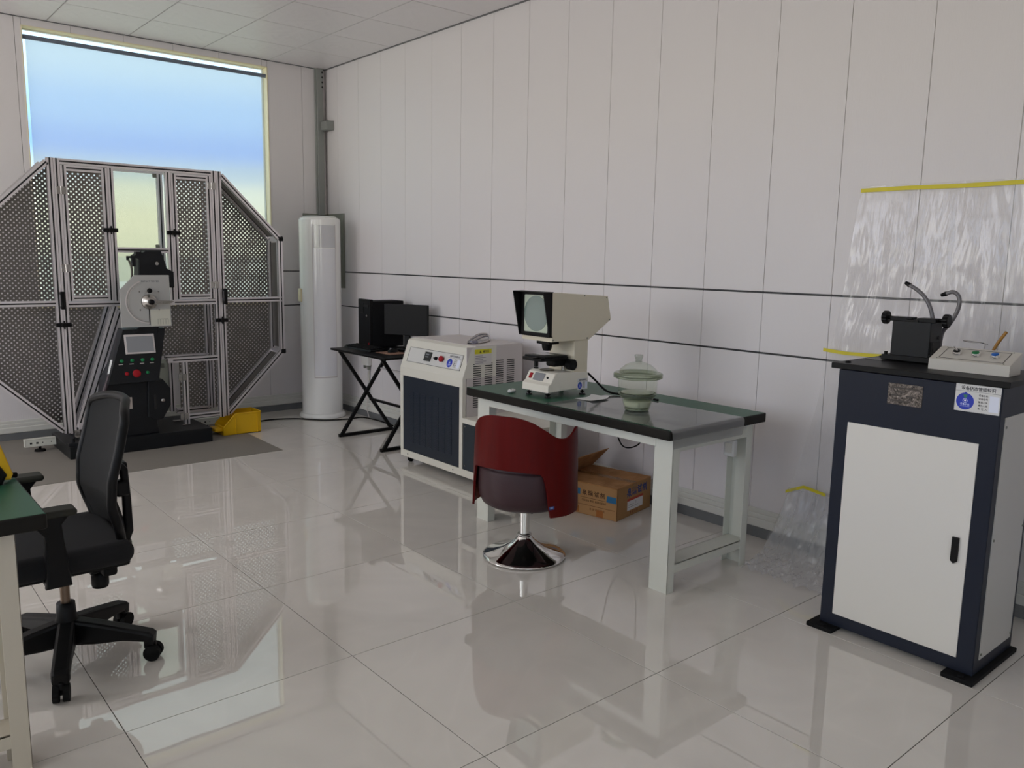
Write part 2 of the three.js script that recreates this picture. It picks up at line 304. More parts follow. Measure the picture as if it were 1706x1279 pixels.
{ // corner conduit channel with the box on it, and the grey boards behind the air conditioner
  const t = thing('conduit_channel', 'grey steel cable channel running down the room corner above the air conditioner', 'conduit', [-.075, 1.9, .03]);
  obj('channel', [span(-.04, .04, 0, 1.372, -.029, .0, .003), span(-.032, .032, 0, 1.372, 0, .022, .004)], M.conduit, t);
  for (let i = 0; i < 4; i++) obj('knockout', cyl(.009, .009, .002, 0, 0, 0, 14).rotateX(PI / 2).translate(.02, 1.34 - i * .045, .0225), M.aluDark, t);
  const j = thing('junction_box', 'small grey junction box on the corner cable channel high up', 'junction box', [-.045, 2.7, .055]);
  obj('box_body', span(-.03, .043, 0, .085, -.002, .12, .004), M.conduit, j); obj('lid', span(-.034, -.029, .004, .081, .004, .114, .002), M.conduit, j);
  const b = thing('backing_board', 'flat grey green boards fixed in the corner behind the white air conditioner', 'board', [0, 1.3, 0]);
  each('board', [span(-.262, -.012, -.1, .612, .001, .012), span(-.014, -.002, -.1, .612, .012, .355)], M.boxGrey, b);
}
{ // outside: pale sunlit paving
  const o = struct('ground_outside'); obj('paving', span(-300, 300, -.4, -.25, -300, 300, 0), paint('#ddd6bd', .9), o);
}

// ---------------------------------------------------------------- impact tester and its guard
{
  const t = thing('floor_mat', 'thin dark grey rubber mat on the floor under the impact tester', 'mat');
  obj('rubber_sheet', slab([[-3.35, -1.585], [-1.245, -1.585], [-1.2, .02], [-3.35, .02]], .004).rotateX(-PI / 2), M.mat, t);
}
{
  const t = thing('impact_tester', 'black pendulum impact testing machine with a grey dial plate and control console', 'testing machine', [-2.09, .004, .69]);
  const X = (x) => x + 2.09, Z = (z) => z - .69, S = (a, b, c, d, e, f, r) => span(X(a), X(b), c, d, Z(e), Z(f), r);
  obj('base', [S(-2.61, -1.57, 0, .095, .37, .985, .006), S(-2.50, -1.57, .09, .115, .37, .985, .004)], M.castBlack, t);
  obj('base_lug', [S(-2.615, -2.53, .095, .12, .90, .985, .004), cyl(.012, .012, .03, X(-2.575), .12, Z(.94), 6)], M.castBlack, t);
  // cast column: wide foot, waist, shoulders, narrow head
  const col = slab([[-.30, .11], [.13, .11], [.11, .22], [.08, .24], [.08, .52], [.16, .93], [.16, 1.26], [.04, 1.26], [.02, .95], [-.05, .90], [-.24, .55], [-.28, .3]], .36, .012).translate(0, 0, Z(.58));
  obj('column', col, M.castBlack, t);
  obj('pendulum_head', slab([[.03, 1.24], [.30, 1.24], [.30, 1.362], [.252, 1.385], [.212, 1.52], [.10, 1.52], [.085, 1.508], [.05, 1.50], [.022, 1.482], [.045, 1.45], [.04, 1.36]], .13, .008).translate(0, 0, Z(.775)), M.castBlack, t);
  each('release_latch', [S(-2.12, -2.05, 1.462, 1.478, .86, .90), S(-2.09, -2.065, 1.40, 1.465, .86, .90), S(-2.06, -2.02, 1.488, 1.512, .84, .90), S(-2.125, -2.108, 1.447, 1.475, .87, .89)], M.castBlack, t);
  obj('cable_hose', tube([[X(-2.115), 1.45, Z(.9)], [X(-2.10), 1.39, Z(.91)], [X(-2.105), 1.32, Z(.92)], [X(-2.13), 1.22, Z(.93)]], .008), paint('#4c4a40', .5), t);
  obj('bolt', [cyl(.014, .014, .012, 0, 0, 0, 12).rotateX(PI / 2).translate(X(-1.93), 1.425, Z(.945)), cyl(.007, .007, .02, 0, 0, 0, 6).rotateX(PI / 2).translate(X(-1.93), 1.425, Z(.945))], M.steel, t);
  // dial
  const d = new THREE.Group(); d.name = 'dial'; t.add(d);
  obj('dial_plate', slab([[-.118, .95], [.245, .947], [.24, 1.338], [-.01, 1.338], [-.118, 1.228]], .014, .002).translate(0, 0, Z(.956)), M.dial, d);
  const ring = (r0, r1, a0, a1) => { const s = new THREE.Shape(); s.absarc(0, 0, r1, a0, a1, false); s.absarc(0, 0, r0, a1, a0, true); return new THREE.ExtrudeGeometry(s, { depth: .003, bevelEnabled: false, curveSegments: 40 }).translate(X(-2.006), 1.139, Z(.970)); };
  obj('scale_ring', [ring(.158, .166, PI * .62, PI * 1.5), ring(.147, .149, PI * .62, PI * 1.5)], M.greyPaint, d);
  const marks = []; for (let k = 0; k <= 40; k++) { const a = PI * (.62 + .88 * k / 40), r = k % 5 ? .150 : .146; marks.push(box(.157 - r, .0012, .001, (r + .157) / 2, 0, 0, 0).rotateZ(a).translate(X(-2.006), 1.139, Z(.9712))); }
  obj('scale_mark', marks, M.boxGrey, d).userData.kind = 'stuff';
  each('corner_screw', [[-.065, .075], [.072, .075], [-.065, -.062], [.072, -.062]].map(([a, b]) => cyl(.005, .005, .004, 0, 0, 0, 10).rotateX(PI / 2).translate(X(-2.006) + a, 1.139 + b, Z(.969))), M.steel, d);
  obj('pointer_slot', S(-2.010, -2.003, .965, 1.10, .9695, .972, 0), M.aluDark, d);
  obj('spec_plate', [S(-1.998, -1.852, .953, 1.08, .9695, .9725, .001)], paint('#cfcdbf', .5), d);
  obj('spec_print', [S(-1.95, -1.87, 1.003, 1.006, .9725, .9735, 0), ...[0, 1, 2, 3, 4].map((k) => S(-1.948 + k * .019, -1.946 + k * .019, .965, 1.003, .9725, .9735, 0))], M.boxGrey, d);
  obj('dial_lettering', flat(.15, .026).translate(X(-1.985), 1.292, Z(.9715)), print(canvasTex(256, 44, (x, w, h) => { x.fillStyle = '#b4b3b0'; x.fillRect(0, 0, w, h); latin(x, 'IMPACT TESTER', 6, 6, 30, '#6b6b6d'); })), d);
  obj('hub', [lathe([[0, 0], [.056, 0], [.056, .012], [.05, .022], [.034, .026], [.03, .05], [0, .05]], 36).rotateX(PI / 2).translate(X(-2.006), 1.139, Z(.970))], mat({ color: hex('#bdb9b4'), metalness: 1, roughness: .3 }), d);
  obj('axle_nut', [lathe([[0, 0], [.02, 0], [.02, .03], [.014, .036], [0, .036]], 24).rotateX(PI / 2).translate(X(-2.006), 1.139, Z(1.019))], M.black, d);
  obj('pointer_lever', slab([[0, -.016], [.10, -.018], [.145, -.010], [.166, .002], [.145, .008], [.09, .010], [0, .016]], .012, .003).translate(X(-2.006), 1.139, Z(1.03)), M.steel, d);
  obj('reset_knob', [cyl(.008, .008, .03, 0, 0, 0, 14).rotateX(PI / 2).translate(X(-2.007), 1.222, Z(.97)), lathe([[0, 0], [.017, 0], [.019, .008], [.016, .02], [0, .022]], 24).rotateX(PI / 2).translate(X(-2.007), 1.222, Z(.998))], M.black, d);
  // sloping console
  const c = new THREE.Group(); c.name = 'console'; t.add(c);
  const front = [[-.10, .930, Z(.93)], [.205, .930, Z(.93)], [.115, .54, Z(1.02)], [-.245, .535, Z(1.02)]], P = [];
  const back = [[-.10, .935, Z(.80)], [.205, .935, Z(.80)], [.115, .50, Z(.80)], [-.245, .50, Z(.80)]];
  const quad = (a, b, cc, dd) => P.push(...a, ...b, ...cc, ...a, ...cc, ...dd);
  quad(front[0], front[3], front[2], front[1]); quad(back[0], front[0], front[1], back[1]); quad(back[0], back[3], front[3], front[0]); quad(front[1], front[2], back[2], back[1]); quad(front[3], back[3], back[2], front[2]); quad(back[1], back[2], back[3], back[0]);
  const cg = new THREE.BufferGeometry(); cg.setAttribute('position', new THREE.Float32BufferAttribute(P, 3)); cg.computeVertexNormals(); obj('console_case', cg, M.castBlack, c);
  const onFace = (u, y, lift = 0) => { const k = (.93 - y) / .39, x0 = -.10 - .145 * k, x1 = .205 - .09 * k; return [x0 + (x1 - x0) * u, y, Z(.93) + .09 * k + lift]; };
  const tilt = -Math.atan(.09 / .39), put = (g, u, y, lift) => g.rotateX(tilt).translate(...onFace(u, y, lift));
  obj('screen_bezel', put(box(.215, .148, .012, 0, 0, 0, .003), .46, .820, .004), M.greyPaint, c);
  obj('screen', put(box(.19, .118, .004, 0, 0, 0, .001), .46, .820, .0105), M.lcd, c);
  const lamp = (u, y, col, r) => put(lathe([[0, 0], [r * 1.15, 0], [r * 1.15, .004], [r, .006], [r * .9, .011], [0, .012]], 18).rotateX(PI / 2), u, y, 0);
  for (const u of [.15, .37, .59, .80]) { obj('push_button', lamp(u, .70, 0, .012), M.green2, c); obj('button_caption', put(box(.03, .005, .001, 0, 0, 0, 0), u, .675, .001), M.greyPaint, c); }
  obj('stop_lamp', lamp(.32, .605, 0, .013), M.red, c); obj('emergency_stop', lamp(.52, .603, 0, .026), M.red, c); obj('run_lamp', lamp(.74, .605, 0, .011), M.green2, c);
  // anvil drum to the right of the foot, name plate, conduit along the left edge
  obj('anvil_block', slab([[.10, .215], [.155, .23], [.215, .33], [.218, .46], [.165, .535], [.05, .545], [.04, .25]], .2, .008).translate(0, 0, Z(.76)), M.castBlack, t);
  obj('anvil_bolt', lathe([[0, 0], [.015, 0], [.013, .008], [0, .01]], 16).rotateX(PI / 2).translate(X(-1.935), .372, Z(.958)), M.steel, t);
  obj('anvil_slot', S(-2.0, -1.985, .31, .42, .955, .965), M.aluDark, t);
  obj('name_plate', S(-2.24, -2.155, .325, .415, .938, .943, .001), paint('#b9aea6', .4), t);
  obj('gas_spring', [rod([X(-2.21), .86, Z(.86)], [X(-2.30), .60, Z(.94)], .009), rod([X(-2.30), .60, Z(.94)], [X(-2.40), .36, Z(.96)], .015)], paint('#4b3f43', .5), t);
  obj('spring_sticker', rod([X(-2.268), .70, Z(.91)], [X(-2.302), .60, Z(.94)], .0165, 14), M.white, t);
}
{
  const t = thing('safety_guard', 'octagonal aluminium profile guard with perforated sheets enclosing the impact tester', 'guard', [-1.9625, .119, .63]);
  const ZF = .12 - .02, ZB = -.10, C = 1.9625, Y = (y) => y - .119, S2 = .04;
  const prof = (() => { // slotted extrusion cross-section
    const h = .02, n = .0054, m = .0085, a = .003, e = .0125, pts = [];
    const side = [[-h, -h], [-n, -h], [-n, -h + a], [-m, -h + a], [-m, -h + e], [m, -h + e], [m, -h + a], [n, -h + a], [n, -h]];
    for (let k = 0; k < 4; k++) for (const [x, y] of side) { const c = Math.round(Math.cos(k * PI / 2)), s = Math.round(Math.sin(k * PI / 2)); pts.push([x * c - y * s, x * s + y * c]); }
    return shapeOf(pts);
  })();
  const P = (x0, y0, x1, y1, z, section) => { // profile between two points of the plane z
    const a = V(x0 + C, Y(y0), z), b = V(x1 + C, Y(y1), z), d = b.clone().sub(a), L = d.length(), g = new THREE.ExtrudeGeometry(section, { depth: L, bevelEnabled: false });
    const o = new THREE.Matrix4().makeBasis(V(0, 0, 1).cross(d.clone().normalize()).normalize(), V(0, 0, 1), d.clone().normalize()); if (o.determinant() < 0) o.makeBasis(V(0, 0, 1).cross(d.clone().normalize()).negate().normalize(), V(0, 0, 1), d.clone().normalize());
    return g.applyMatrix4(o).translate(a.x, a.y, a.z);
  };
  const D = (x, y) => { const g = new THREE.ExtrudeGeometry(prof, { depth: ZF - ZB - S2, bevelEnabled: false }); return g.translate(x + C, Y(y), ZB + S2 / 2); };
  const cover = (() => { const s = new THREE.Shape(), q = []; for (let k = 0; k < 4; k++) { const c = Math.round(Math.cos(k * PI / 2)), n = Math.round(Math.sin(k * PI / 2)); q.push([[-.0052, -.0192], [.0052, -.0192], [.0052, -.016], [-.0052, -.016]].map(([x, y]) => new THREE.Vector2(x * c - y * n, x * n + y * c))); } return q.map((p) => new THREE.Shape(p)); })();
  const bars = (name, list, z, par = t) => list.forEach(([a, b, c, d]) => { const m = obj(name, P(a, b, c, d, z, prof), M.alu, par); obj('slot_cover', P(a, b, c, d, z, cover), M.aluDark, par === t ? m : par).userData.kind = 'stuff'; });
  function perforated(poly, z, par = t, p = .0365, r = .0066) { // sheet with staggered round holes
    const s = shapeOf(poly.map(([x, y]) => [x + C, Y(y)])), pts = s.getPoints(), xs = pts.map((q) => q.x), ys = pts.map((q) => q.y);
    const clear = (x, y) => { let ins = false, dm = 9; for (let i = 0, j = pts.length - 1; i < pts.length; j = i++) { const A = pts[i], B = pts[j]; if ((A.y > y) !== (B.y > y) && x < (B.x - A.x) * (y - A.y) / (B.y - A.y) + A.x) ins = !ins; const dx = B.x - A.x, dy = B.y - A.y, k = Math.max(0, Math.min(1, ((x - A.x) * dx + (y - A.y) * dy) / (dx * dx + dy * dy))); dm = Math.min(dm, Math.hypot(A.x + k * dx - x, A.y + k * dy - y)); } return ins && dm > r + .003; };
    let row = 0; const y0 = Math.min(...ys), x0 = Math.min(...xs);
    for (let y = y0 + .012; y < Math.max(...ys); y += p / 2, row++) for (let x = x0 + .012 + (row % 2) * p / 2; x < Math.max(...xs); x += p) if (clear(x, y)) {
      const h = new THREE.Path(); for (let k = 0; k <= 8; k++) { const a = -k * PI / 4 + .39; k ? h.lineTo(x + r * Math.cos(a), y + r * Math.sin(a)) : h.moveTo(x + r * Math.cos(a), y + r * Math.sin(a)); } s.holes.push(h);
    }
    obj('perforated_sheet', new THREE.ExtrudeGeometry(s, { depth: .0015, bevelEnabled: false }).translate(0, 0, z), M.perf, par);
  }
  const L0 = -2.57, L1 = -2.528, R1 = -1.397, R0 = -1.355, TOP = 2.17, BOT = .155, TX = 1.123, UP = 1.645, LO = .675;
  // main posts and rails, front plane
  bars('post', [[L1, .15, L1, TOP], [L0, BOT, L0, TOP], [R1, .15, R1, TOP], [R0, BOT, R0, TOP], [-2.17, 1.14, -2.17, 2.13], [-1.755, 1.14, -1.755, 2.13]], ZF);
  bars('rail', [[L1 + .02, 2.15, R1 - .02, 2.15], [-2.15, 1.527, -1.775, 1.527], [L1 + .02, 1.12, -2.15, 1.12], [-1.775, 1.12, R1 - .02, 1.12], [-1.82, .655, R1 - .02, .655]], ZF);
  bars('rail', [[L1, 2.15, R1, 2.15]], ZB); bars('post', [[-2.17, 1.3, -2.17, 2.13], [-1.755, 1.3, -1.755, 2.13], [L1, .2, L1, 2.13], [R1, .2, R1, 2.13]], ZB);
  bars('rail', [[-2.15, 1.527, -1.775, 1.527], [-1.775, .655, R1 - .02, .655], [-1.70, .2, R1 - .02, .2], [L1 + .02, 1.12, -2.17, 1.12], [-1.755, 1.12, R1 - .02, 1.12]], ZB);
  // trapezoid wings, front and back
  for (const s of [-1, 1]) {
    const x0 = -C + s * .6275, xt = -C + s * TX, xi = -C + s * .585;
    for (const z of [ZF, ZB]) bars('wing_bar', [[x0, TOP - .03, xt, UP], [xt, UP, xt, LO], [xt, LO, x0, BOT + .02]], z);
    bars('wing_bar', [[x0, 1.13, xt, 1.13]], ZF);
    for (const [x, y] of [[xt, UP], [xt, LO]]) {
      obj('spacer_bar', D(x, y), M.alu, t);
      obj('corner_cap', box(.05, .045, .046, x + C + s * .006, Y(y), ZF + .001, .012).rotateZ(0), M.black, t);
    }
    perforated([[xi, 2.12], [xi, .2], [x0 + s * .03, .2], [xt, LO], [xt, UP], [x0 + s * .03, 2.12]].sort(() => 0), ZB - .012);
    // narrow side sheets between the two planes
    obj('side_sheet', [span(xt + C - .001, xt + C + .001, Y(LO + .03), Y(UP - .03), ZB + .02, ZF - .02, 0)], M.perf, t);
    obj('side_sheet', slab([[x0 + C, Y(TOP - .03)], [xt + C, Y(UP)], [xt + C, Y(UP) + .002], [x0 + C, Y(TOP - .03) + .002]], ZF - ZB - .04).translate(0, 0, ZB + .02), M.perf, t);
    obj('side_sheet', slab([[x0 + C, Y(BOT + .02)], [xt + C, Y(LO)], [xt + C, Y(LO) - .002], [x0 + C, Y(BOT + .02) - .002]], ZF - ZB - .04).translate(0, 0, ZB + .02), M.perf, t);
  }
  // the two hinged upper doors
  function door(x0, x1, y0, y1, hingeLeft, hys, latchY) {
    const g = new THREE.Group(); g.name = 'door'; t.add(g);
    bars('stile', [[x0 + .02, y0, x0 + .02, y1], [x1 - .02, y0, x1 - .02, y1]], ZF, g); bars('stile', [[x0 + .04, y0 + .02, x1 - .04, y0 + .02], [x0 + .04, y1 - .02, x1 - .04, y1 - .02]], ZF, g);
    perforated([[x0 + .036, y0 + .036], [x1 - .036, y0 + .036], [x1 - .036, y1 - .036], [x0 + .036, y1 - .036]], ZF - .002, g);
    const hx = hingeLeft ? x0 - .002 : x1 + .002;
    for (const hy of hys) obj('hinge', [box(.03, .055, .006, hx + C - .018, Y(hy), ZF + .022), box(.03, .055, .006, hx + C + .018, Y(hy), ZF + .022), rod([hx + C, Y(hy - .028), ZF + .026], [hx + C, Y(hy + .028), ZF + .026], .005)], M.steel, g);
    const lx = hingeLeft ? x1 : x0; if (latchY) obj('latch', latch(lx + C, Y(latchY)), M.black, g);
  }
  function latch(x, y) { return [box(.105, .03, .02, x, y, ZF + .03, .006), cyl(.02, .018, .03, 0, 0, 0, 8).rotateX(PI / 2).translate(x, y, ZF + .03), box(.012, .062, .012, x, y, ZF + .05, .004)]; }
  door(-2.506, -2.192, 1.145, 2.126, true, [1.945, 1.385], 1.672); door(-1.733, -1.419, 1.145, 2.126, false, [2.05, 1.255], 1.666);
  for (const [x, y] of [[-2.549, .972], [-1.376, .966]]) obj('latch', latch(x + C, Y(y)), M.black, t);
  for (const [x, y] of [[-2.551, 1.152], [-1.345, 1.163]]) obj('pull_handle', [box(.028, .13, .012, x + C, Y(y), ZF + .055, .005), box(.026, .02, .035, x + C, Y(y + .052), ZF + .037, .004), box(.026, .02, .035, x + C, Y(y - .052), ZF + .037, .004)], M.black, t);
  // lower left triangular door, lower right door and its sheets
  bars('diagonal_bar', [[-2.185, 1.10, -2.49, .19], [-2.15, 1.07, -2.462, .17]], ZF); bars('diagonal_bar', [[-2.185, 1.10, -2.49, .19]], ZB);
  perforated([[-2.51, 1.10], [-2.51, .24], [-2.2, 1.10]].reverse(), ZB - .012);
  perforated([[-1.86, 1.10], [-1.86, .67], [-1.41, .67], [-1.41, 1.10]], ZB - .012);
  perforated([[-1.66, .64], [-1.66, .21], [-1.41, .21], [-1.41, .64]], ZB - .012);
  bars('post', [[-1.685, .125, -1.685, .635]], ZF); bars('rail', [[-1.665, .185, R1 - .02, .185]], ZF); bars('post', [[-1.73, .2, -1.73, .635], [-1.42, .2, -1.42, 1.1]], ZB);
  for (const hy of [.512, .188]) obj('hinge', [box(.03, .055, .006, -1.727 + C, Y(hy), ZF + .022), box(.03, .055, .006, -1.69 + C, Y(hy), ZF + .022), rod([-1.708 + C, Y(hy - .028), ZF + .026], [-1.708 + C, Y(hy + .028), ZF + .026], .005)], M.steel, t);
  obj('acrylic_sheet', [span(-1.96 + C, -1.75 + C, Y(.21), Y(.64), ZB - .012, ZB - .008, .001)], mat({ color: hex('#e8eadf'), roughness: .3, transmission: .55, thickness: 0 }), t);
  for (const y of [.59, .27]) obj('sheet_clip', box(.025, .035, .012, -1.795 + C, Y(y), ZB - .002), M.boxGrey, t);
  // clear top window of the guard
  const win = new THREE.Group(); win.name = 'viewing_window'; t.add(win);
  obj('acrylic_pane', box(.40, .86, .004, -1.9625 + C, Y(1.71), ZB - .03, .001), mat({ color: hex('#fdfcf4'), roughness: .2, transmission: .97, thickness: 0, ior: 1.15 }), win);
  for (const [x, y] of [[-2.135, 2.115], [-1.79, 2.115], [-2.135, 1.56], [-1.79, 1.56]]) obj('corner_clip', box(.03, .03, .01, x + C, Y(y), ZB + .002, .006), M.boxGrey, win);
  each('bracket', [box(.04, .036, .006, -1.765 + C, Y(1.115), ZF + .022), box(.04, .036, .006, -2.13 + C, Y(1.118), ZF + .022), box(.04, .03, .006, -1.80 + C, Y(.655), ZF + .022), box(.05, .05, .006, -2.47 + C, Y(.2), ZF + .022)], M.alu, t);
  each('foot_bracket', [box(.036, .05, .012, -2.505 + C, .03, ZF + .02), box(.036, .006, .05, -2.505 + C, .004, ZF + .03), box(.06, .006, .03, -1.70 + C, .004, ZF + .03), box(.06, .006, .04, -1.71 + C, .004, ZB + .03)], M.steel, t);
}
// perforated outrigger channels either side of the base
for (const [x0, x1, z, label] of [[-2.83, -2.62, .56, 'pale steel bracket channel on the mat left of the black machine base'], [-1.55, -1.33, .50, 'pale steel bracket channel between the machine base and the yellow bin']]) {
  const t = thing('bracket_channel', label, 'bracket', [(x0 + x1) / 2, .0045, z]), w = (x1 - x0) / 2;
  obj('channel', [box(2 * w, .055, .004, 0, .07, .02), box(2 * w, .004, .05, 0, .099, 0), box(.004, .055, .05, -w + .002, .07, 0)], M.benchLeg, t);
  each('slot', [-.6, -.2, .15, .7].map((k) => box(k < 0 ? .016 : .008, k < 0 ? .014 : .008, .003, w * k, .07, .0215)), M.aluDark, t);
  obj('levelling_foot', [cyl(.04, .036, .014, 0, 0, -.01, 20), cyl(.01, .01, .045, 0, .01, -.01, 10)], M.blackRubber, t);
}
{ // yellow stacking bin
  const t = thing('parts_bin', 'yellow plastic stacking bin with a sloping open front by the impact tester', 'bin', [-1.27, .0045, .74], 0);
  const W = .20, H = .175, L = .34, k = .003, side = [[L / 2, 0], [L / 2, H], [-.05, H], [-.15, .07], [-.15, 0]];
  const sh = (z) => slab(side, k).translate(0, 0, z);
  obj('shell', [sh(-W / 2), sh(W / 2 - k), span(-.15, L / 2, 0, k, -W / 2, W / 2, 0), span(L / 2 - k, L / 2, 0, H, -W / 2, W / 2, 0), span(-.153, -.147, 0, .07, -W / 2, W / 2, .001)], M.yellow, t);
  obj('rim', [bar([-.05, H, W / 2], [L / 2, H, W / 2], .012), bar([-.05, H, -W / 2], [L / 2, H, -W / 2], .012), bar([L / 2, H, -W / 2], [L / 2, H, W / 2], .012), bar([-.15, .07, W / 2], [-.05, H, W / 2], .01), bar([-.15, .07, -W / 2], [-.05, H, -W / 2], .01)], M.yellow, t);
  obj('scoop_lip', [bar([-.15, .07, -W / 2], [-.15, .07, W / 2], .012), span(-.215, -.15, .03, .06, -W / 2 + .03, W / 2 - .03, .008)], M.yellow, t);
  obj('rib', [bar([-.05, 0, W / 2 + .001], [-.05, H, W / 2 + .001], .01, .006), bar([.14, 0, W / 2 + .001], [.14, H, W / 2 + .001], .01, .006)], M.yellow, t);
}
tag(obj('floor_cable', tube([[-1.09, .006, .55], [-.88, .006, .42], [-.634, .006, .50], [-.44, .006, .715], [-.251, .006, .80], [-.10, .006, .80], [-.05, .006, .98], [-.06, .006, 1.3]], .006, 90), M.blackRubber), 'thin black cable on the floor running from the yellow bin towards the right', 'cable');

// ---------------------------------------------------------------- air conditioner, computer corner
{
  const t = thing('air_conditioner', 'tall white cylindrical floor air conditioner in the corner beside the window', 'air conditioner', [-.33, 0, .48], -14 * PI / 180);
  const R = .188, H = 1.855;
  obj('foot', [lathe([[0, 0], [.212, 0], [.217, .008], [.214, .028], [.205, .036], [.195, .046], [0, .046]], 64)], M.ac, t);
  const body = new THREE.Group(); body.name = 'body'; t.add(body);
  obj('shell', lathe([[0, .045], [R, .045], [R, H - .03], [R - .006, H - .012], [R - .02, H - .002], [R - .03, H], [0, H]], 96), M.ac, body);
  obj('top_grille', lathe([[0, H], [.15, H], [.155, H + .006], [.145, H + .012], [0, H + .012]], 48), M.white, body);
  const wrap = (a0, a1, y0, y1, r, th) => { const n = 20, s = new THREE.Shape(); for (let k = 0; k <= n; k++) { const a = a0 + (a1 - a0) * k / n; k ? s.lineTo(r * Math.sin(a), r * Math.cos(a)) : s.moveTo(r * Math.sin(a), r * Math.cos(a)); } for (let k = n; k >= 0; k--) { const a = a0 + (a1 - a0) * k / n; s.lineTo((r + th) * Math.sin(a), (r + th) * Math.cos(a)); } return new THREE.ExtrudeGeometry(s, { depth: y1 - y0, bevelEnabled: false }).rotateX(-PI / 2).scale(1, 1, -1).translate(0, y0, 0); };
  const fix = (g) => { const q = g.index ? g.toNonIndexed() : g, p = q.attributes.position.array; for (let k = 0; k < p.length; k += 9) for (let c = 0; c < 3; c++) { const x = p[k + 3 + c]; p[k + 3 + c] = p[k + 6 + c]; p[k + 6 + c] = x; } q.computeVertexNormals(); return q; };
  obj('front_panel', fix(wrap(-.56, .56, .405, 1.572, R - .002, .006)), M.acPanel, t);
  obj('panel_trim', [[-.60, -.565], [.565, .60]].map(([a, b]) => fix(wrap(a, b, .39, 1.79, R - .002, .0035))).concat(fix(wrap(-.60, .60, .385, .398, R - .002, .0035))), M.greyPaint, t);
  obj('display_panel', fix(wrap(-.54, .54, 1.582, 1.782, R - .002, .007)), mat({ color: hex('#cfced0'), roughness: .08, clearcoat: 1, clearcoatRoughness: .03 }), t);
  each('display_mark', [[-.2, 1.69], [0, 1.69], [.2, 1.69], [-.1, 1.66], [.12, 1.65], [0, 1.74]].map(([a, y]) => fix(wrap(a - .03, a + .03, y, y + .006, R + .004, .0015))), M.greyPaint, t);
  obj('side_socket', [box(.02, .12, .07, 0, 0, 0, .006).translate(R + .004, 0, 0).rotateY(PI * 1.02).translate(0, 1.146, 0), box(.006, .04, .03, R + .015, 0, 0, .002).rotateY(PI * 1.02).translate(0, 1.12, 0)], M.cream, t);
  obj('energy_label', fix(wrap(-.5, -.42, .78, .84, R + .004, .001)), M.white, t);
}
{
  const t = thing('folding_table', 'small black folding table with crossed legs carrying the computer', 'table', [-.41, 0, 1.76]);
  const X = (x) => x + .41, Z = (z) => z - 1.76, z0 = 1.415, z1 = 2.085, xf = -.655, xb = -.15, H = .737;
  obj('table_top', slab([[X(-.685), -Z(2.19)], [X(-.13), -Z(2.19)], [X(-.13), -Z(1.33)], [X(-.685), -Z(1.33)]], .018, .004).rotateX(-PI / 2).translate(0, H - .005, 0), M.black, t);
  for (const z of [z0, z1]) {
    obj('leg', bar([X(xf + .01), H - .006, Z(z)], [X(xb), .014, Z(z)], .028, .022), M.black, t);
    obj('leg', bar([X(xf), .014, Z(z + .024)], [X(xb - .01), H - .006, Z(z + .024)], .028, .022), M.black, t);
    obj('foot_bar', bar([X(xf - .01), .013, Z(z + .004)], [X(xb + .01), .013, Z(z + .004)], .026, .03), M.black, t);
  }
  obj('brace', bar([X(-.36), .30, Z(z0)], [X(-.36), .30, Z(z1 + .02)], .02), M.black, t);
  obj('brace', bar([X(-.27), .56, Z(z0)], [X(-.27), .56, Z(z1 + .02)], .016), M.greyPaint, t);
  obj('wire_hook', tube([[X(-.27), .555, Z(1.95)], [X(-.30), .42, Z(2.0)], [X(-.33), .31, Z(2.04)], [X(-.33), .37, Z(2.12)]], .004), M.blackRubber, t);
}
{
  const t = thing('computer_tower', 'black desktop computer tower standing at the wall end of the folding table', 'computer', [-.27, .751, 1.45]);
  obj('case', box(.30, .385, .185, .02, .1975, 0, .004), M.blackMatt, t);
  obj('front_bezel', [box(.035, .405, .19, -.145, .2025, -.002, .006), box(.004, .08, .06, -.164, .33, -.03, .001)], M.black, t);
  obj('drive_slot', box(.004, .018, .15, -.1635, .35, -.002, .001), M.aluDark, t); obj('power_button', cyl(.01, .01, .005, 0, 0, 0, 16).rotateZ(PI / 2).translate(-.163, .27, .05), M.steel, t);
  obj('red_sticker', box(.001, .03, .012, -.163, .03, .075, 0), M.red, t);
}
{
  const t = thing('computer_monitor', 'black flat monitor in front of the computer tower, dark screen', 'monitor', [-.225, .751, 1.775], .56);
  const W = .40; // local: -x is the way the screen faces
  obj('casing', box(.022, .255, W, .006, .245, 0, .006), M.black, t);
  obj('screen', box(.003, .232, W - .02, -.0055, .247, 0, .001), mat({ color: hex('#0c0c0d'), roughness: .5, specularIntensity: .45 }), t);
  obj('stand_neck', box(.03, .13, .05, .024, .08, 0, .006), M.black, t); obj('stand_base', box(.16, .016, .22, 0, .009, 0, .007), M.black, t);
  obj('rear_bulge', box(.03, .15, .24, .028, .24, 0, .012), M.black, t);
}
{
  const t = thing('keyboard', 'black computer keyboard at the front left edge of the folding table', 'keyboard', [-.50, .751, 1.565], .0);
  obj('keyboard_body', slab([[-.07, .0], [.07, .0], [.07, .022], [-.062, .012]], .43, .002).translate(0, 0, -.215), M.black, t);
  const keys = []; for (let r = 0; r < 5; r++) for (let k = 0; k < 20; k++) keys.push(box(.019, .008, .017, -.05 + r * .0235, .0185 + r * .0018, -.195 + k * .0205, .002));
  obj('keys', keys, M.blackMatt, t).userData.kind = 'stuff';
}
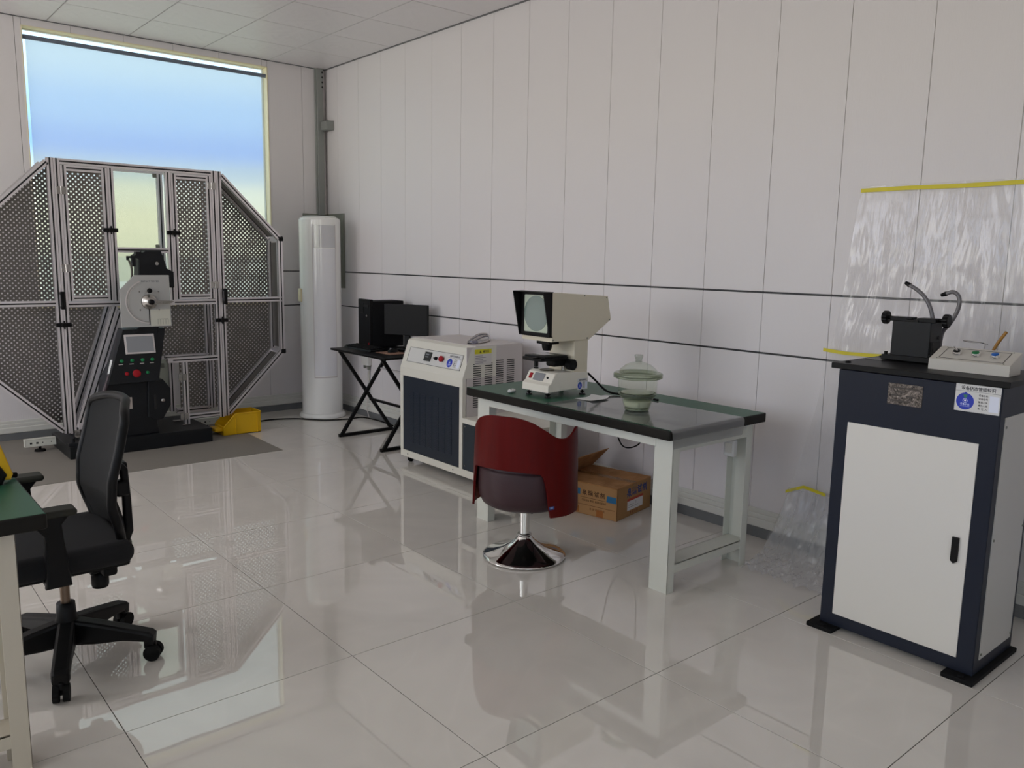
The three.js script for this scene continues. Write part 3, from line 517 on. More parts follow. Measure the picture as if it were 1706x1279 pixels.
{
  const t = thing('mouse', 'black computer mouse beside the keyboard near the chiller', 'mouse', [-.43, .755, 1.90], .3);
  obj('mouse_shell', new THREE.SphereGeometry(1, 24, 14, 0, PI * 2, 0, PI / 2).scale(.055, .034, .032), M.black, t); obj('scroll_wheel', cyl(.007, .007, .005, 0, 0, 0, 14).rotateX(PI / 2).translate(-.032, .026, 0), M.greyPaint, t);
  tag(obj('mouse_pad', box(.17, .003, .21, -.46, .7525, 1.93, .001), mat({ color: hex('#8e6a58'), roughness: .8 })), 'thin brownish mouse pad under the mouse on the folding table', 'mouse pad');
}
{ // wall outlet trunking behind the table
  const t = thing('wall_outlet', 'white outlet box with a thin conduit running down the wall behind the folding table', 'outlet', [0, .5, .80]);
  obj('outlet_box', box(.045, .09, .12, -.023, .04, -.02, .005), M.skirtWhite, t); obj('conduit', rod([-.012, -.42, .0], [-.012, .0, .0], .010), M.skirtWhite, t);
  each('plug', [box(.02, .03, .022, -.026, -.02, -.05, .004), box(.02, .04, .02, -.026, -.025, .018, .004)], M.boxGrey, t);
  obj('plug_cord', tube([[-.03, -.04, .018], [-.035, -.2, .02], [-.05, -.42, .03], [-.06, -.485, .08]], .0035), M.greyPaint, t);
}
// ---------------------------------------------------------------- chiller cabinet
{
  const t = thing('chiller_cabinet', 'beige chiller cabinet on castors with a sloped control panel and dark louvred front', 'chiller', [-.43, 0, 2.85]);
  const X = (x) => x + .43, Z = (z) => z - 2.85, S = (a, b, c, d, e, f, r) => span(X(a), X(b), c, d, Z(e), Z(f), r);
  const XF = -.69, XB = -.165, z0 = 2.415, z1 = 3.178, z2 = 3.74, profile = [[X(XB), .05], [X(XF), .05], [X(XF), .705], [X(-.615), .915], [X(-.58), .922], [X(XB), .922]];
  obj('front_fascia', [slab([[X(-.40), .712], [X(XF), .712], [X(XF), .716], [X(-.618), .912], [X(-.585), .923], [X(-.40), .923]], z1 - z0, .003).translate(0, 0, Z(z0)), S(XF, XF + .03, .05, .10, z0, z2, .004), S(XF, XF + .03, .10, .655, z0, z0 + .035, .002), S(XF, XF + .03, .655, .713, z0, z1, .002), S(XF, XF + .03, .10, .655, z1 - .035, z1, .002)], M.creamLight, t);
  obj('side_sheet', [S(-.655, XB, .44, .922, z1 - .006, z1 - .001, .001)], M.greyPaint, t);
  obj('side_sheet', [S(XB - .004, XB, .05, .918, z0, z1, .001), S(-.66, XB, .05, .70, z0 + .002, z0 + .008, 0)], M.greyPaint, t);
  obj('top_sheet', [S(-.575, XB, .918, .928, z0 + .01, z1 - .004, .003)], M.greyPaint, t);
  obj('front_grille', S(XF + .006, XF + .012, .10, .655, z0 + .035, z1 - .035, 0), M.navyPanel, t);
  const slots = []; for (let c = 0; c < 7; c++) for (let r = 0; r < 34; r++) slots.push(S(XF + .003, XF + .0065, .17 + r * .0112, .175 + r * .0112, 2.53 + c * .078, 2.585 + c * .078, 0));
  obj('louvre', slots, mat({ color: hex('#232c3a'), roughness: .4 }), t).userData.kind = 'stuff';
  // louvres of the side sheet: each a dark slot with a lip
  for (let c = 0; c < 4; c++) for (let r = 0; r < 21; r++) { const x = -.600 + c * .098, y = .823 - r * .0146 - (c < 2 ? .014 : 0); obj('louvre', S(x, x + .066, y - .006, y, z1 - .002, z1 + .0008, 0), mats1(), t); }
  // lower box that runs on under the bench
  obj('lower_case', [S(-.655, XB, .05, .435, z1, z2 - .004, .002)], M.greyPaint, t);
  obj('lower_frame', [S(XF, XB, .435, .452, z1 - .002, z2, .003), S(XF, XF + .03, .418, .437, z1, z2, .002), S(XF, XF + .03, .09, .44, z2 - .035, z2, .003)], M.creamLight, t);
  obj('lower_panel', S(XF + .006, XF + .012, .10, .42, z1 + .004, z2 - .035, 0), paint('#1f2a33', .45), t);
  each('panel_screw', [[.40, z1 + .03], [.13, z1 + .03], [.075, z0 + .10], [.075, z1 - .10]].map(([y, z]) => cyl(.005, .005, .004, 0, 0, 0, 10).rotateZ(PI / 2).translate(X(XF) + (y > .1 ? .005 : 0), y, Z(z))), M.steel, t);
  // sloped control panel
  const face = new THREE.Group(); face.name = 'control_panel'; t.add(face);
  const ang = Math.atan2(.072, .20); face.position.set(X(-.6545), .812, Z(2.80)); face.rotation.set(0, 0, -ang);  // local -x out of the slope, y up it
  obj('panel_plate', box(.003, .105, .64, -.0015, 0, 0, .001), paint('#d8d6d2', .35), face);
  obj('plate_border', [box(.0035, .0018, .646, -.0016, .0535, 0, 0), box(.0035, .0018, .646, -.0016, -.0535, 0, 0), box(.0035, .107, .0018, -.0016, 0, .322, 0), box(.0035, .107, .0018, -.0016, 0, -.322, 0)], M.aluDark, face);
  obj('controller', [box(.014, .066, .074, -.008, .004, -.07, .003)], mat({ color: hex('#2b2b2a'), roughness: .3 }), face);
  each('controller_digits', [box(.001, .010, .04, -.0155, .018, -.07, 0), box(.001, .008, .04, -.0155, .0, -.07, 0)], M.lcd, face);
  obj('key_switch', [cyl(.013, .013, .012, 0, 0, 0, 20).rotateZ(PI / 2).translate(-.002, 0, .03), box(.014, .008, .02, -.019, 0, .03, .002)], M.black, face);
  obj('emergency_stop', lathe([[0, 0], [.014, 0], [.014, .012], [.021, .014], [.021, .022], [.016, .028], [0, .029]], 28).rotateZ(PI / 2).translate(-.003, .003, .105), M.red, face);
  const sg = flat(.155, .10).rotateY(-PI / 2).translate(-.0042, .0, .234); obj('status_label', sg, print(statusLabel), face);
  // warning label on the side, castors, drain foot
  obj('warning_label', (() => { const g = flat(.145, .105).translate(X(-.518), .853, Z(z1 + .0012)); return g; })(), print(canvasTex(192, 140, (x, w, h) => { x.fillStyle = '#d4cfcb'; x.fillRect(0, 0, w, h); x.fillStyle = '#d8cf1f'; x.fillRect(0, 0, w, 42); x.fillStyle = '#5b5a1a'; x.beginPath(); x.moveTo(66, 8); x.lineTo(80, 34); x.lineTo(52, 34); x.fill(); write(x, '操作员', 92, 10, 22, '#5b5a1a', .13); x.fillStyle = '#8f8a92'; [58, 74, 90, 106, 122].forEach((y, i) => x.fillRect(10, y, 80 + (i * 37) % 70, 5)); })), t);
  for (const [x, z] of [[XF + .05, z0 + .05], [XF + .05, z2 - .06], [XB - .05, z0 + .05], [XB - .05, z2 - .06]]) {
    const c = new THREE.Group(); c.name = 'castor'; c.position.set(X(x), 0, Z(z)); t.add(c);
    obj('wheel', [cyl(.022, .022, .02, 0, -.01, 0, 24).rotateX(PI / 2).translate(.008, .022, 0), cyl(.010, .010, .024, 0, -.012, 0, 16).rotateX(PI / 2).translate(.008, .022, 0)], M.blackRubber, c);
    obj('fork', [box(.03, .034, .004, .004, .032, .014, .001), box(.03, .034, .004, .004, .032, -.014, .001), box(.05, .006, .05, 0, .048, 0, .001)], M.black, c);
  }
}
function mats1() { return M.aluDark; }
{ // cord and plug lying on top of the chiller
  const t = thing('power_cord_coil', 'grey looped power cord and metal clamps lying on top of the chiller', 'cord', [-.36, .9285, 2.90]);
  for (let k = 0; k < 4; k++) obj('cord_loop', tube([[-.19 + k * .012, .006 + k * .003, .15 - k * .015], [-.06, .010 + k * .005, .06 - k * .014], [.09, .020 + k * .007, -.04 - k * .012], [.155, .020 + k * .006, -.075], [.150, .014 + k * .005, -.035 - k * .004], [.05, .010, .05 + k * .010], [-.12, .006, .14 + k * .012]], .0046, 60), k % 2 ? M.greyPaint : paint('#75747c', .4), t);
  obj('plug', box(.05, .022, .03, -.14, .012, .15, .006), paint('#8c8794', .4), t); each('plug_pin', [box(.022, .004, .007, -.172, .012, .143, .001), box(.022, .004, .007, -.172, .012, .157, .001)], M.chrome, t);
}
// ---------------------------------------------------------------- workbenches
function workbench(name, label, pos, w, d, parts) { // w along z, d along x; origin under the centre of the top
  const t = thing(name, label, 'workbench', pos), legM = parts.leg, x0 = -d / 2, x1 = d / 2, z0 = -w / 2, z1 = w / 2, H = .78;
  obj('worktop', slab([[x0 + .004, z0 + .004], [x1 - .004, z0 + .004], [x1 - .004, z1 - .004], [x0 + .004, z1 - .004]], .006, .002).rotateX(PI / 2).translate(0, H, 0), M.green, t);
  obj('edge_band', new THREE.ExtrudeGeometry(roundRect(d, w, .012, 0, 0), { depth: .036, bevelEnabled: true, bevelSize: .005, bevelThickness: .005, bevelOffset: -.005, bevelSegments: 3 }).rotateX(PI / 2).translate(0, H - .0055, 0), M.edge, t);
  const L = .108, T = .05, lx = parts.inset ?? .065;
  for (const sx of [-1, 1]) for (const sz of [-1, 1]) {
    const far = sz < 0 ? parts.far ?? 0 : 0, x = sx < 0 ? x0 + lx + far : x1 - lx - far, za = sz < 0 ? z0 + .03 : z1 - .03 - L; // C-section leg: web faces outwards
    const web = sx < 0 ? [x, x + .003] : [x - .003, x];
    obj('leg', [span(web[0], web[1], 0, H - .05, za, za + L, .001), span(Math.min(x, x - sx * T), Math.max(x, x - sx * T), 0, H - .05, za, za + .003, .001), span(Math.min(x, x - sx * T), Math.max(x, x - sx * T), 0, H - .05, za + L - .003, za + L, .001)], legM, t);
  }
  for (const sx of [-1, 1]) { const x = sx < 0 ? x0 + lx + .01 : x1 - lx - .01; obj('top_rail', span(x - .012, x + .012, H - .10, H - .047, z0 + .13, z1 - .13, .002), legM, t); }
  for (const sz of [-1, 1]) {
    const z = sz < 0 ? z0 + .085 : z1 - .085;
    const f = sz < 0 ? parts.far ?? 0 : 0; obj('end_rail', span(x0 + lx + .002 + f, x1 - lx - .002 - f, H - .115, H - .047, z - .052, z + .052, .002), legM, t);
    obj('foot_rail', [span(x0 + lx + .004 + f, x1 - lx - .004 - f, .092, .135, z + .048, z + .053, .001), span(x0 + lx + .004 + f, x1 - lx - .004 - f, .130, .135, z - .052, z + .053, .001), span(x0 + lx + .004 + f, x1 - lx - .004 - f, .092, .135, z - .053, z - .048, .001)], legM, t);
  }
  return t;
}
workbench('workbench', 'long green topped workbench with pale steel legs carrying the glass jar', [-.745, 0, 4.525], 1.48, .75, { leg: M.benchLeg });
{ const t = thing('bench_outlet', 'small white socket box on the back leg at the near end of the green workbench', 'outlet', [-.515, .565, 5.165]); obj('socket_box', box(.03, .085, .06, 0, .04, 0, .005), M.white, t); obj('socket_face', box(.004, .05, .04, -.016, .04, 0, .001), M.skirtWhite, t); }
{ // clear vinyl sheet over the end of the bench
  const t = thing('clear_bench_mat', 'clear glossy plastic sheet lying on the green workbench and folded over its end', 'plastic sheet', [0, 0, 0]);
  const path = [[4.44, .7818], [4.7, .7818], [5.0, .7818], [5.24, .7818], [5.262, .780], [5.272, .770], [5.274, .755], [5.275, .735], [5.277, .715], [5.279, .70]], c = new THREE.CatmullRomCurve3(path.map(([z, y]) => V(0, y, z)), false, 'catmullrom', .2), N = 90;
  const pts = c.getPoints(N), sheet = (off) => paramSurface((u, v) => { const k = Math.min(N, Math.round(v * N)), q = pts[k]; const xl = -1.112 + .0 * v, xr = -.60 + .03 * Math.sin(v * 3) - (v < .08 ? (.08 - v) * .6 : 0); const w = .0006 * PN.noise(u * 6, v * 14, 3); return [xl + (xr - xl) * u, q.y + w + off, q.z + (v > .82 ? off + .004 * PN.noise(u * 3, v * 5, 1) * (v - .82) * 5 : 0)]; }, 24, N);
  obj('vinyl', sheet(0), mat({ color: hex('#c3c4c4'), roughness: .09, transmission: .72, thickness: 0, ior: 1.65 }), t);
}

// ---------------------------------------------------------------- on the workbench
{
  const BX = -.86, BZ = 4.255, BY = .78;
  const t = thing('profile_projector', 'cream bench-top profile projector with a hooded round screen above a small stage', 'projector', [BX, BY, BZ]);
  const X = (x) => x - BX, Y = (y) => y - BY, z0 = 4.150 - BZ, z1 = 4.360 - BZ;
  const ext = (pts, a, b, bev = .003) => slab(pts.map(([x, y]) => [X(x), Y(y)]), b - a, bev).translate(0, 0, a);
  obj('base', ext([[-1.012, .812], [-.715, .822], [-.715, .905], [-.93, .917], [-.945, .916], [-.962, .910], [-.990, .862], [-1.010, .850]], z0, z1, .004), M.projectorLight, t);
  obj('column', ext([[-.818, .90], [-.716, .88], [-.716, 1.085], [-.818, 1.085]], z0 + .006, z1 - .006, .003), M.projector, t);
  obj('head', ext([[-.992, 1.082], [-.715, 1.082], [-.545, 1.187], [-.575, 1.317], [-1.0, 1.343]], z0 - .03, z1, .003), M.projector, t);
  each('cover_screw', [[-.985, 1.092], [-.73, 1.092], [-.56, 1.187], [-.587, 1.308], [-.76, 1.322]].map(([x, y]) => cyl(.004, .004, .003, 0, 0, 0, 10).rotateX(PI / 2).translate(X(x), Y(y), z1)), M.boxGrey, t);
  // hood round the screen
  const hood = new THREE.Group(); hood.name = 'screen_hood'; t.add(hood);
  const side = (z, th) => ext([[-.995, 1.108], [-1.012, 1.106], [-1.062, 1.343], [-.995, 1.343]], z, z + th, .001);
  obj('hood_side', side(z1 - .004, .005), M.black, hood); obj('hood_side', side(z0 - .034, .005), M.black, hood);
  obj('hood_top', [bar([X(-1.06), Y(1.342), (z0 + z1 - .03) / 2], [X(-.99), Y(1.342), (z0 + z1 - .03) / 2], .005, z1 - z0 + .036)], M.black, hood);
  obj('hood_bottom', [bar([X(-1.013), Y(1.109), (z0 + z1 - .03) / 2], [X(-.99), Y(1.109), (z0 + z1 - .03) / 2], .006, z1 - z0 + .036)], M.black, hood);
  const zc = (z0 + z1 - .03) / 2, rim = roundRect(.242, .232, .002, 0, 0); rim.holes.push(new THREE.Path(roundRect(.19, .198, .008, 0, 0).getPoints(4)));
  obj('screen_mask', new THREE.ExtrudeGeometry(rim, { depth: .004, bevelEnabled: false }).rotateY(-PI / 2).translate(X(-1.0), Y(1.2255), zc), M.black, hood);
  obj('screen_plate', box(.003, .2, .2, X(-.9985), Y(1.226), zc, .001), M.screenFrame, hood);
  obj('round_screen', cyl(.094, .094, .002, 0, 0, 0, 64).rotateZ(PI / 2).translate(X(-1.0), Y(1.226), zc), M.screenGlass, hood);
  // lens, stage, controls
  obj('lens', [box(.075, .022, .10, X(-.92), Y(1.072), -.005, .003), cyl(.026, .03, .026, X(-.925), Y(1.036), -.005), cyl(.022, .024, .012, X(-.925), Y(1.026), -.005)], M.black, t);
  const st = new THREE.Group(); st.name = 'stage'; t.add(st);
  obj('stage_table', [box(.20, .018, .15, X(-.935), Y(.985), -.005, .003), box(.17, .014, .16, X(-.93), Y(.996), -.005, .003), box(.05, .007, .03, X(-1.045), Y(.994), .03, .002)], M.black, st);
  obj('stage_glass', box(.085, .004, .085, X(-.945), Y(1.005), -.005, .001), M.pane, st);
  obj('stage_arm', [box(.12, .045, .07, X(-.865), Y(.962), .02, .012), box(.06, .03, .05, X(-.83), Y(.965), .0, .006)], M.black, st);
  obj('focus_knob', [cyl(.03, .03, .035, 0, 0, 0, 28).rotateX(PI / 2).translate(X(-.835), Y(.952), .075), cyl(.012, .012, .03, 0, 0, 0, 16).rotateX(PI / 2).translate(X(-.835), Y(.952), .05)], M.black, st);
  obj('micrometer', [cyl(.011, .011, .03, X(-1.005), Y(.945), .0), cyl(.006, .006, .03, X(-1.005), Y(.965), .0), cyl(.013, .012, .008, X(-1.005), Y(.934), .0)], M.black, st);
  obj('micrometer_sleeve', cyl(.0065, .0065, .02, X(-1.005), Y(.973), .0), M.steel, st);
  obj('stage_post', cyl(.012, .012, .065, X(-.83), Y(.905), .03), M.steel, st);
  obj('light_port', lathe([[.0, 0], [.04, 0], [.04, .004], [.034, .006], [.028, .004], [0, .003]], 32).translate(X(-.915), Y(.9165), -.01), paint('#57503a', .35), t);
  // front slope: switch, display, socket
  const slope = Math.atan2(.028, .048), onS = (g, y, z, lift = 0) => g.rotateZ(-slope).translate(X(-.990 + .028 * (y - .862) / .048) - lift, Y(y), z - BZ);
  obj('power_switch', [onS(box(.006, .032, .022, 0, 0, 0, .002), .886, 4.183, .001)], M.red, t);
  obj('display', onS(box(.002, .046, .082, 0, 0, 0, .001), .886, 4.250, .002), M.lcd, t);
  obj('control_knob', onS(cyl(.006, .005, .006, 0, 0, 0, 16).rotateZ(PI / 2), .886, 4.318), M.black, t);
  obj('status_label', flat(.078, .062).translate(X(-.756), Y(.842), z1 + .0012), print(statusLabel), t);
  for (const [x, z] of [[-.985, z0 + .03], [-.985, z1 - .03], [-.74, z0 + .03], [-.74, z1 - .015]]) obj('levelling_foot', [cyl(.019, .016, .007, X(x), 0, z), cyl(.006, .006, .03, X(x), .006, z, 10), cyl(.012, .015, .006, X(x), .015, z)], M.black, t);
}
{ const t = thing('white_remote', 'small white oval plastic piece at the foot of the profile projector', 'remote', [-1.03, .7805, 4.085], .5); obj('shell', new THREE.SphereGeometry(1, 24, 12).scale(.04, .011, .019).translate(0, .011, 0), M.white, t); obj('button', cyl(.006, .006, .003, -.012, .0205, 0, 12), M.boxGrey, t); }
tag(obj('paper_sheet', paramSurface((u, v) => { const p = [-.885, 4.433], a = [.158, -.03], b = [.005, .128]; return [p[0] + a[0] * u + b[0] * v, .7836 + .004 * Math.pow(u, 3) + .006 * Math.pow(v, 4) + .0012 * Math.sin(u * 7), p[1] + a[1] * u + b[1] * v + .02 * Math.sin(u * PI)]; }, 12, 12), mat({ color: hex('#e4e4e2'), roughness: .8 })), 'small sheet of white paper on the clear bench mat beside the projector', 'paper');
{
  const t = thing('glass_desiccator', 'round glass desiccator jar with a domed knobbed lid on the workbench', 'glass jar', [-.861, .7828, 4.846]);
  const clear = mat({ color: hex('#f6faf4'), roughness: .02, transmission: 1, thickness: 0, ior: 1.5 }), rimGlass = mat({ color: hex('#b9c2ae'), roughness: .06, transmission: .8, thickness: 0, ior: 1.5, clearcoat: .6, clearcoatRoughness: .05 });
  const jar = new THREE.Group(); jar.name = 'jar'; t.add(jar);
  obj('jar_wall', lathe([[.0595, .006], [.067, .022], [.074, .048], [.079, .062], [.090, .076], [.0935, .086], [.0965, .157]], 96), clear, jar);
  obj('jar_foot', lathe([[0, .001], [.055, .001], [.060, .004], [.061, .010], [.057, .0135], [0, .0125]], 96), rimGlass, jar);
  obj('jar_shoulder', lathe([[.0795, .062], [.0905, .0755], [.0942, .084], [.0942, .087], [.087, .085], [.078, .068]], 96), rimGlass, jar);
  obj('jar_rim', lathe([[.093, .157], [.112, .160], [.1205, .164], [.121, .169], [.119, .1715], [.093, .1715], [.092, .165]], 96), rimGlass, jar);
  const lid = new THREE.Group(); lid.name = 'lid'; t.add(lid);
  obj('lid_rim', lathe([[.091, .1722], [.1205, .1722], [.1215, .178], [.118, .186], [.104, .1895], [.092, .185]], 96), rimGlass, lid);
  obj('lid_dome', lathe([[.097, .188], [.088, .205], [.062, .226], [.035, .237], [.016, .241]], 96), clear, lid);
  obj('knob', lathe([[.012, .240], [.0165, .241], [.0155, .248], [.0205, .264], [.0215, .272], [.018, .276], [0, .277]], 64), mat({ color: hex('#d9dcd6'), roughness: .05, transmission: .85, thickness: 0, ior: 1.7 }), lid);
  obj('shelf_plate', lathe([[0, 0], [.081, 0], [.081, .006], [0, .006]], 48).translate(0, .0845, 0), mat({ color: hex('#c4c8b4'), roughness: .3, transmission: .5, thickness: 0 }), t);
  obj('desiccant', lathe([[0, .0135], [.056, .0135], [.0625, .022], [.069, .044], [.062, .052], [.03, .055], [0, .052]], 40), mat({ color: hex('#d9d8c2'), roughness: .8, bumpMap: scaled(grain, 14), bumpScale: .004 }), t);
}
tag(obj('power_cable', [tube([[-.700, .895, 4.345], [-.68, .86, 4.38], [-.64, .80, 4.44], [-.58, .787, 4.52], [-.52, .788, 4.58], [-.47, .795, 4.58], [-.46, .80, 4.53], [-.52, .792, 4.52], [-.55, .787, 4.60], [-.56, .7865, 4.68], [-.57, .7865, 4.74]], .0058, 120)], M.blackRubber), 'black power cable looping from the back of the projector across the workbench', 'cable');
tag(obj('hanging_cable', tube([[-.33, .735, 4.17], [-.32, .66, 4.18], [-.305, .52, 4.20], [-.30, .42, 4.255], [-.30, .408, 4.29], [-.30, .425, 4.355], [-.305, .47, 4.41], [-.32, .60, 4.44], [-.33, .735, 4.45]], .0042, 80), M.blackRubber), 'thin black cable hanging in a loop under the green workbench', 'cable');
// ---------------------------------------------------------------- red swivel stool, carton
{
  const t = thing('swivel_stool', 'red wood shell bar stool with dark seat pad on a round chrome foot', 'stool', [-1.244, 0, 4.458], Math.atan2(.94, -.36) - PI); // local +z is the back
  obj('base_disc', lathe([[0, .003], [.21, .003], [.2135, .007], [.2135, .012], [.20, .02], [.16, .032], [.11, .05], [.075, .07], [.05, .092], [.038, .108], [.036, .118], [0, .118]], 96), M.chrome, t);
  obj('collar', lathe([[0, .112], [.036, .112], [.038, .118], [.034, .124], [0, .124]], 40), M.steel, t);
  obj('pole', cyl(.026, .026, .155, 0, .12, 0, 40), M.chrome, t);
  obj('seat_pad', lathe([[0, .280], [.14, .280], [.19, .286], [.22, .304], [.236, .338], [.2405, .39], [.241, .475], [.230, .498], [.16, .508], [0, .510]], 72), M.vinyl, t);
  const topY = (r) => { r = Math.abs(r) / PI * 180; const P = [[0, .772], [18, .768], [35, .745], [50, .705], [62, .672], [74, .660], [85, .666], [94, .682], [101, .693], [108, .695], [114, .683], [118, .652]]; let k = 1; while (k < P.length - 1 && r > P[k][0]) k++; const sl = (i) => i <= 0 || i >= P.length - 1 ? 0 : (P[i + 1][1] - P[i - 1][1]) / (P[i + 1][0] - P[i - 1][0]), a = P[k - 1], b = P[k], h = b[0] - a[0], q = Math.min(1, (r - a[0]) / h), q2 = q * q, q3 = q2 * q; return a[1] * (2 * q3 - 3 * q2 + 1) + sl(k - 1) * h * (q3 - 2 * q2 + q) + b[1] * (3 * q2 - 2 * q3) + sl(k) * h * (q3 - q2); };
  const botY = (r) => { r = Math.abs(r) / PI * 180; if (r < 40) return .512 - .012 * (r / 40) ** 2; if (r < 54) { const q = (r - 40) / 14; return .500 - .075 * (1 - Math.sqrt(Math.max(0, 1 - q * q))) - .145 * q ** 3; } return .280 - (r - 54) / 64 * .01 + .06 * Math.max(0, (r - 104) / 14) ** 2; };
  const A = 118 * PI / 180, shellSurf = (rad) => (u, v) => { const a = (u * 2 - 1) * A, y0 = botY(a), y1 = topY(a), y = y0 + (y1 - y0) * v, rr = rad + .010 - .035 * Math.max(0, y - .5) + .03 * Math.max(0, .45 - y); return [rr * Math.sin(a), y, rr * Math.cos(a)]; };
  const nu = 150, nv = 24, fo = shellSurf(.254), fi = shellSurf(.243);
  const p = [], idx = [], uv = []; const put = (q, a, b) => { p.push(...q); uv.push(a, b); return p.length / 3 - 1; };
  const O = [], I = []; for (let j = 0; j <= nv; j++) for (let i = 0; i <= nu; i++) { O.push(put(fo(i / nu, j / nv), i / nu * 1.1, j / nv * .5)); } for (let j = 0; j <= nv; j++) for (let i = 0; i <= nu; i++) I.push(put(fi(i / nu, j / nv), i / nu * 1.1, j / nv * .5));
  const at = (L, i, j) => L[j * (nu + 1) + i];
  for (let j = 0; j < nv; j++) for (let i = 0; i < nu; i++) { idx.push(at(O, i, j), at(O, i + 1, j), at(O, i + 1, j + 1), at(O, i, j), at(O, i + 1, j + 1), at(O, i, j + 1)); idx.push(at(I, i, j), at(I, i + 1, j + 1), at(I, i + 1, j), at(I, i, j), at(I, i, j + 1), at(I, i + 1, j + 1)); }
  const rimQ = (a, b, c, d) => idx.push(a, b, c, a, c, d);
  for (let i = 0; i < nu; i++) { rimQ(at(O, i, nv), at(O, i + 1, nv), at(I, i + 1, nv), at(I, i, nv)); rimQ(at(O, i + 1, 0), at(O, i, 0), at(I, i, 0), at(I, i + 1, 0)); }
  for (let j = 0; j < nv; j++) { rimQ(at(O, 0, j), at(O, 0, j + 1), at(I, 0, j + 1), at(I, 0, j)); rimQ(at(O, nu, j + 1), at(O, nu, j), at(I, nu, j), at(I, nu, j + 1)); }
  let g = new THREE.BufferGeometry(); g.setAttribute('position', new THREE.Float32BufferAttribute(p, 3)); g.setAttribute('uv', new THREE.Float32BufferAttribute(uv, 2)); g.setIndex(idx); g = toCreasedNormals(g, .7); g.userData.keepUV = true;
  obj('wood_shell', g, M.wood, t);
  obj('back_pad', paramSurface((u, v) => { const a = (u * 2 - 1) * 1.9, y0 = .47, y1 = topY(a) - .03, y = y0 + (y1 - y0) * v, rr = .238 - .022 * Math.sin(v * PI) * Math.sin(u * PI); return [rr * Math.sin(a), y, rr * Math.cos(a)]; }, 60, 12), M.vinyl, t);
  obj('seat_plate', box(.18, .022, .18, 0, .272, 0, .004), M.black, t); each('plate_bolt', [[-.11, -.05], [.11, .05], [.05, -.12]].map(([x, z]) => cyl(.008, .006, .014, x, .266, z, 10)), M.black, t);
  const lv = new THREE.Group(); lv.name = 'height_lever'; t.add(lv); lv.rotation.y = .5;
  obj('lever_rod', rod([.03, .262, 0], [.165, .255, 0], .005), M.black, lv); obj('lever_grip', [rod([.15, .257, 0], [.18, .245, 0], .008, 14, .012), rod([.18, .245, 0], [.215, .222, 0], .012, 14, .009)], M.black, lv);
  const lb = flat(.028, .016).translate(0, 0, .2695).rotateY(.98).translate(0, .330, 0); obj('maker_label', lb, print(canvasTex(64, 36, (x, w, h) => { x.fillStyle = '#2b4a8c'; x.fillRect(0, 0, w, h); latin(x, 'EM', 12, 4, 24, '#cfd8f0'); })), t);
}
{ // carton: local origin at its front right corner on the floor; x runs towards the wall, -z along the front
  const t = thing('cardboard_carton', 'opened brown cardboard carton of reagents on the floor under the green workbench', 'carton', [-.456, 0, 4.378], .20);
  const W = .40, L = .44, H = .192, k = .005;
  obj('front_wall', box(k, H, L, k / 2, H / 2, -L / 2, .001), M.card, t); obj('end_wall', box(W, H, k, W / 2, H / 2, -k / 2, .001), M.card, t);
  obj('rear_wall', box(k, H, L, W - k / 2, H / 2, -L / 2, .001), M.card, t); obj('end_wall', box(W, H, k, W / 2, H / 2, -L + k / 2, .001), M.card, t); obj('bottom', box(W, k, L, W / 2, k / 2, -L / 2, .001), M.card, t);
  obj('top_flap', box(W / 2 - .002, k, L, W / 4, H + .002, -L / 2, .001).rotateZ(.005), M.card, t); obj('top_flap', box(W / 2 - .004, k, L - .002, W * .75, H + .001, -L / 2, .001), M.card, t);
  obj('raised_flap', [box(W * .96, k, .175, 0, 0, .0875, .001).rotateX(-.81).translate(W / 2, H + .006, -L + .012)], M.card, t);
  obj('packing_tape', [box(.05, .0008, L, W / 2, H + .0052, -L / 2, 0), box(.05, .05, .0008, W / 2, H - .025, .0006, 0)], mat({ color: hex('#a8794a'), roughness: .25, transparent: true, opacity: .6 }), t);
  const front = canvasTex(880, 384, (x, w, h) => { x.fillStyle = '#ac8153'; x.fillRect(0, 0, w, h); x.fillStyle = '#2a6a94'; x.fillRect(250, 70, 115, 74); x.beginPath(); x.moveTo(745, 98); x.lineTo(872, 98); x.lineTo(872, 176); x.lineTo(735, 176); x.fill(); write(x, '泉瑞试剂', 392, 76, 66, '#4a2f18', .13, 1.28); x.fillStyle = '#4a2f18'; x.fillRect(372, 170, 355, 5); latin(x, 'QUAN RUI REAGENT', 390, 186, 36, '#4a2f18'); x.fillStyle = '#5a2f1c'; x.fillRect(190, 262, 670, 5); write(x, '泉瑞试剂理员', 500, 290, 30, '#6b4426', .1, 1.25); x.fillStyle = '#9c5d28'; x.fillRect(600, 300, 96, 84); x.fillRect(260, 290, 90, 80); });
  const fm = print(front, .85); obj('front_print', flat(L - .004, H - .004).rotateY(-PI / 2).translate(-.0006, H / 2, -L / 2), fm, t);
  const end = canvasTex(512, 246, (x, w, h) => { x.fillStyle = '#9f7549'; x.fillRect(0, 0, w, h); write(x, '泉瑞试剂', 140, 22, 66, '#26386e', .15, 1.2); x.fillStyle = '#d9d4d2'; x.fillRect(150, 106, 240, 96); x.fillStyle = '#a8402c'; x.fillRect(150, 106, 240, 20); x.fillStyle = '#7b6f6c'; x.fillRect(170, 158, 80, 4); x.fillRect(170, 176, 150, 3); x.fillRect(280, 140, 4, 22); write(x, '泉瑞试剂', 190, 210, 24, '#7a3d2a', .1, 1.4); });
  obj('end_print', flat(W - .004, H - .004).translate(W / 2, H / 2, .0006), print(end, .85), t);
}
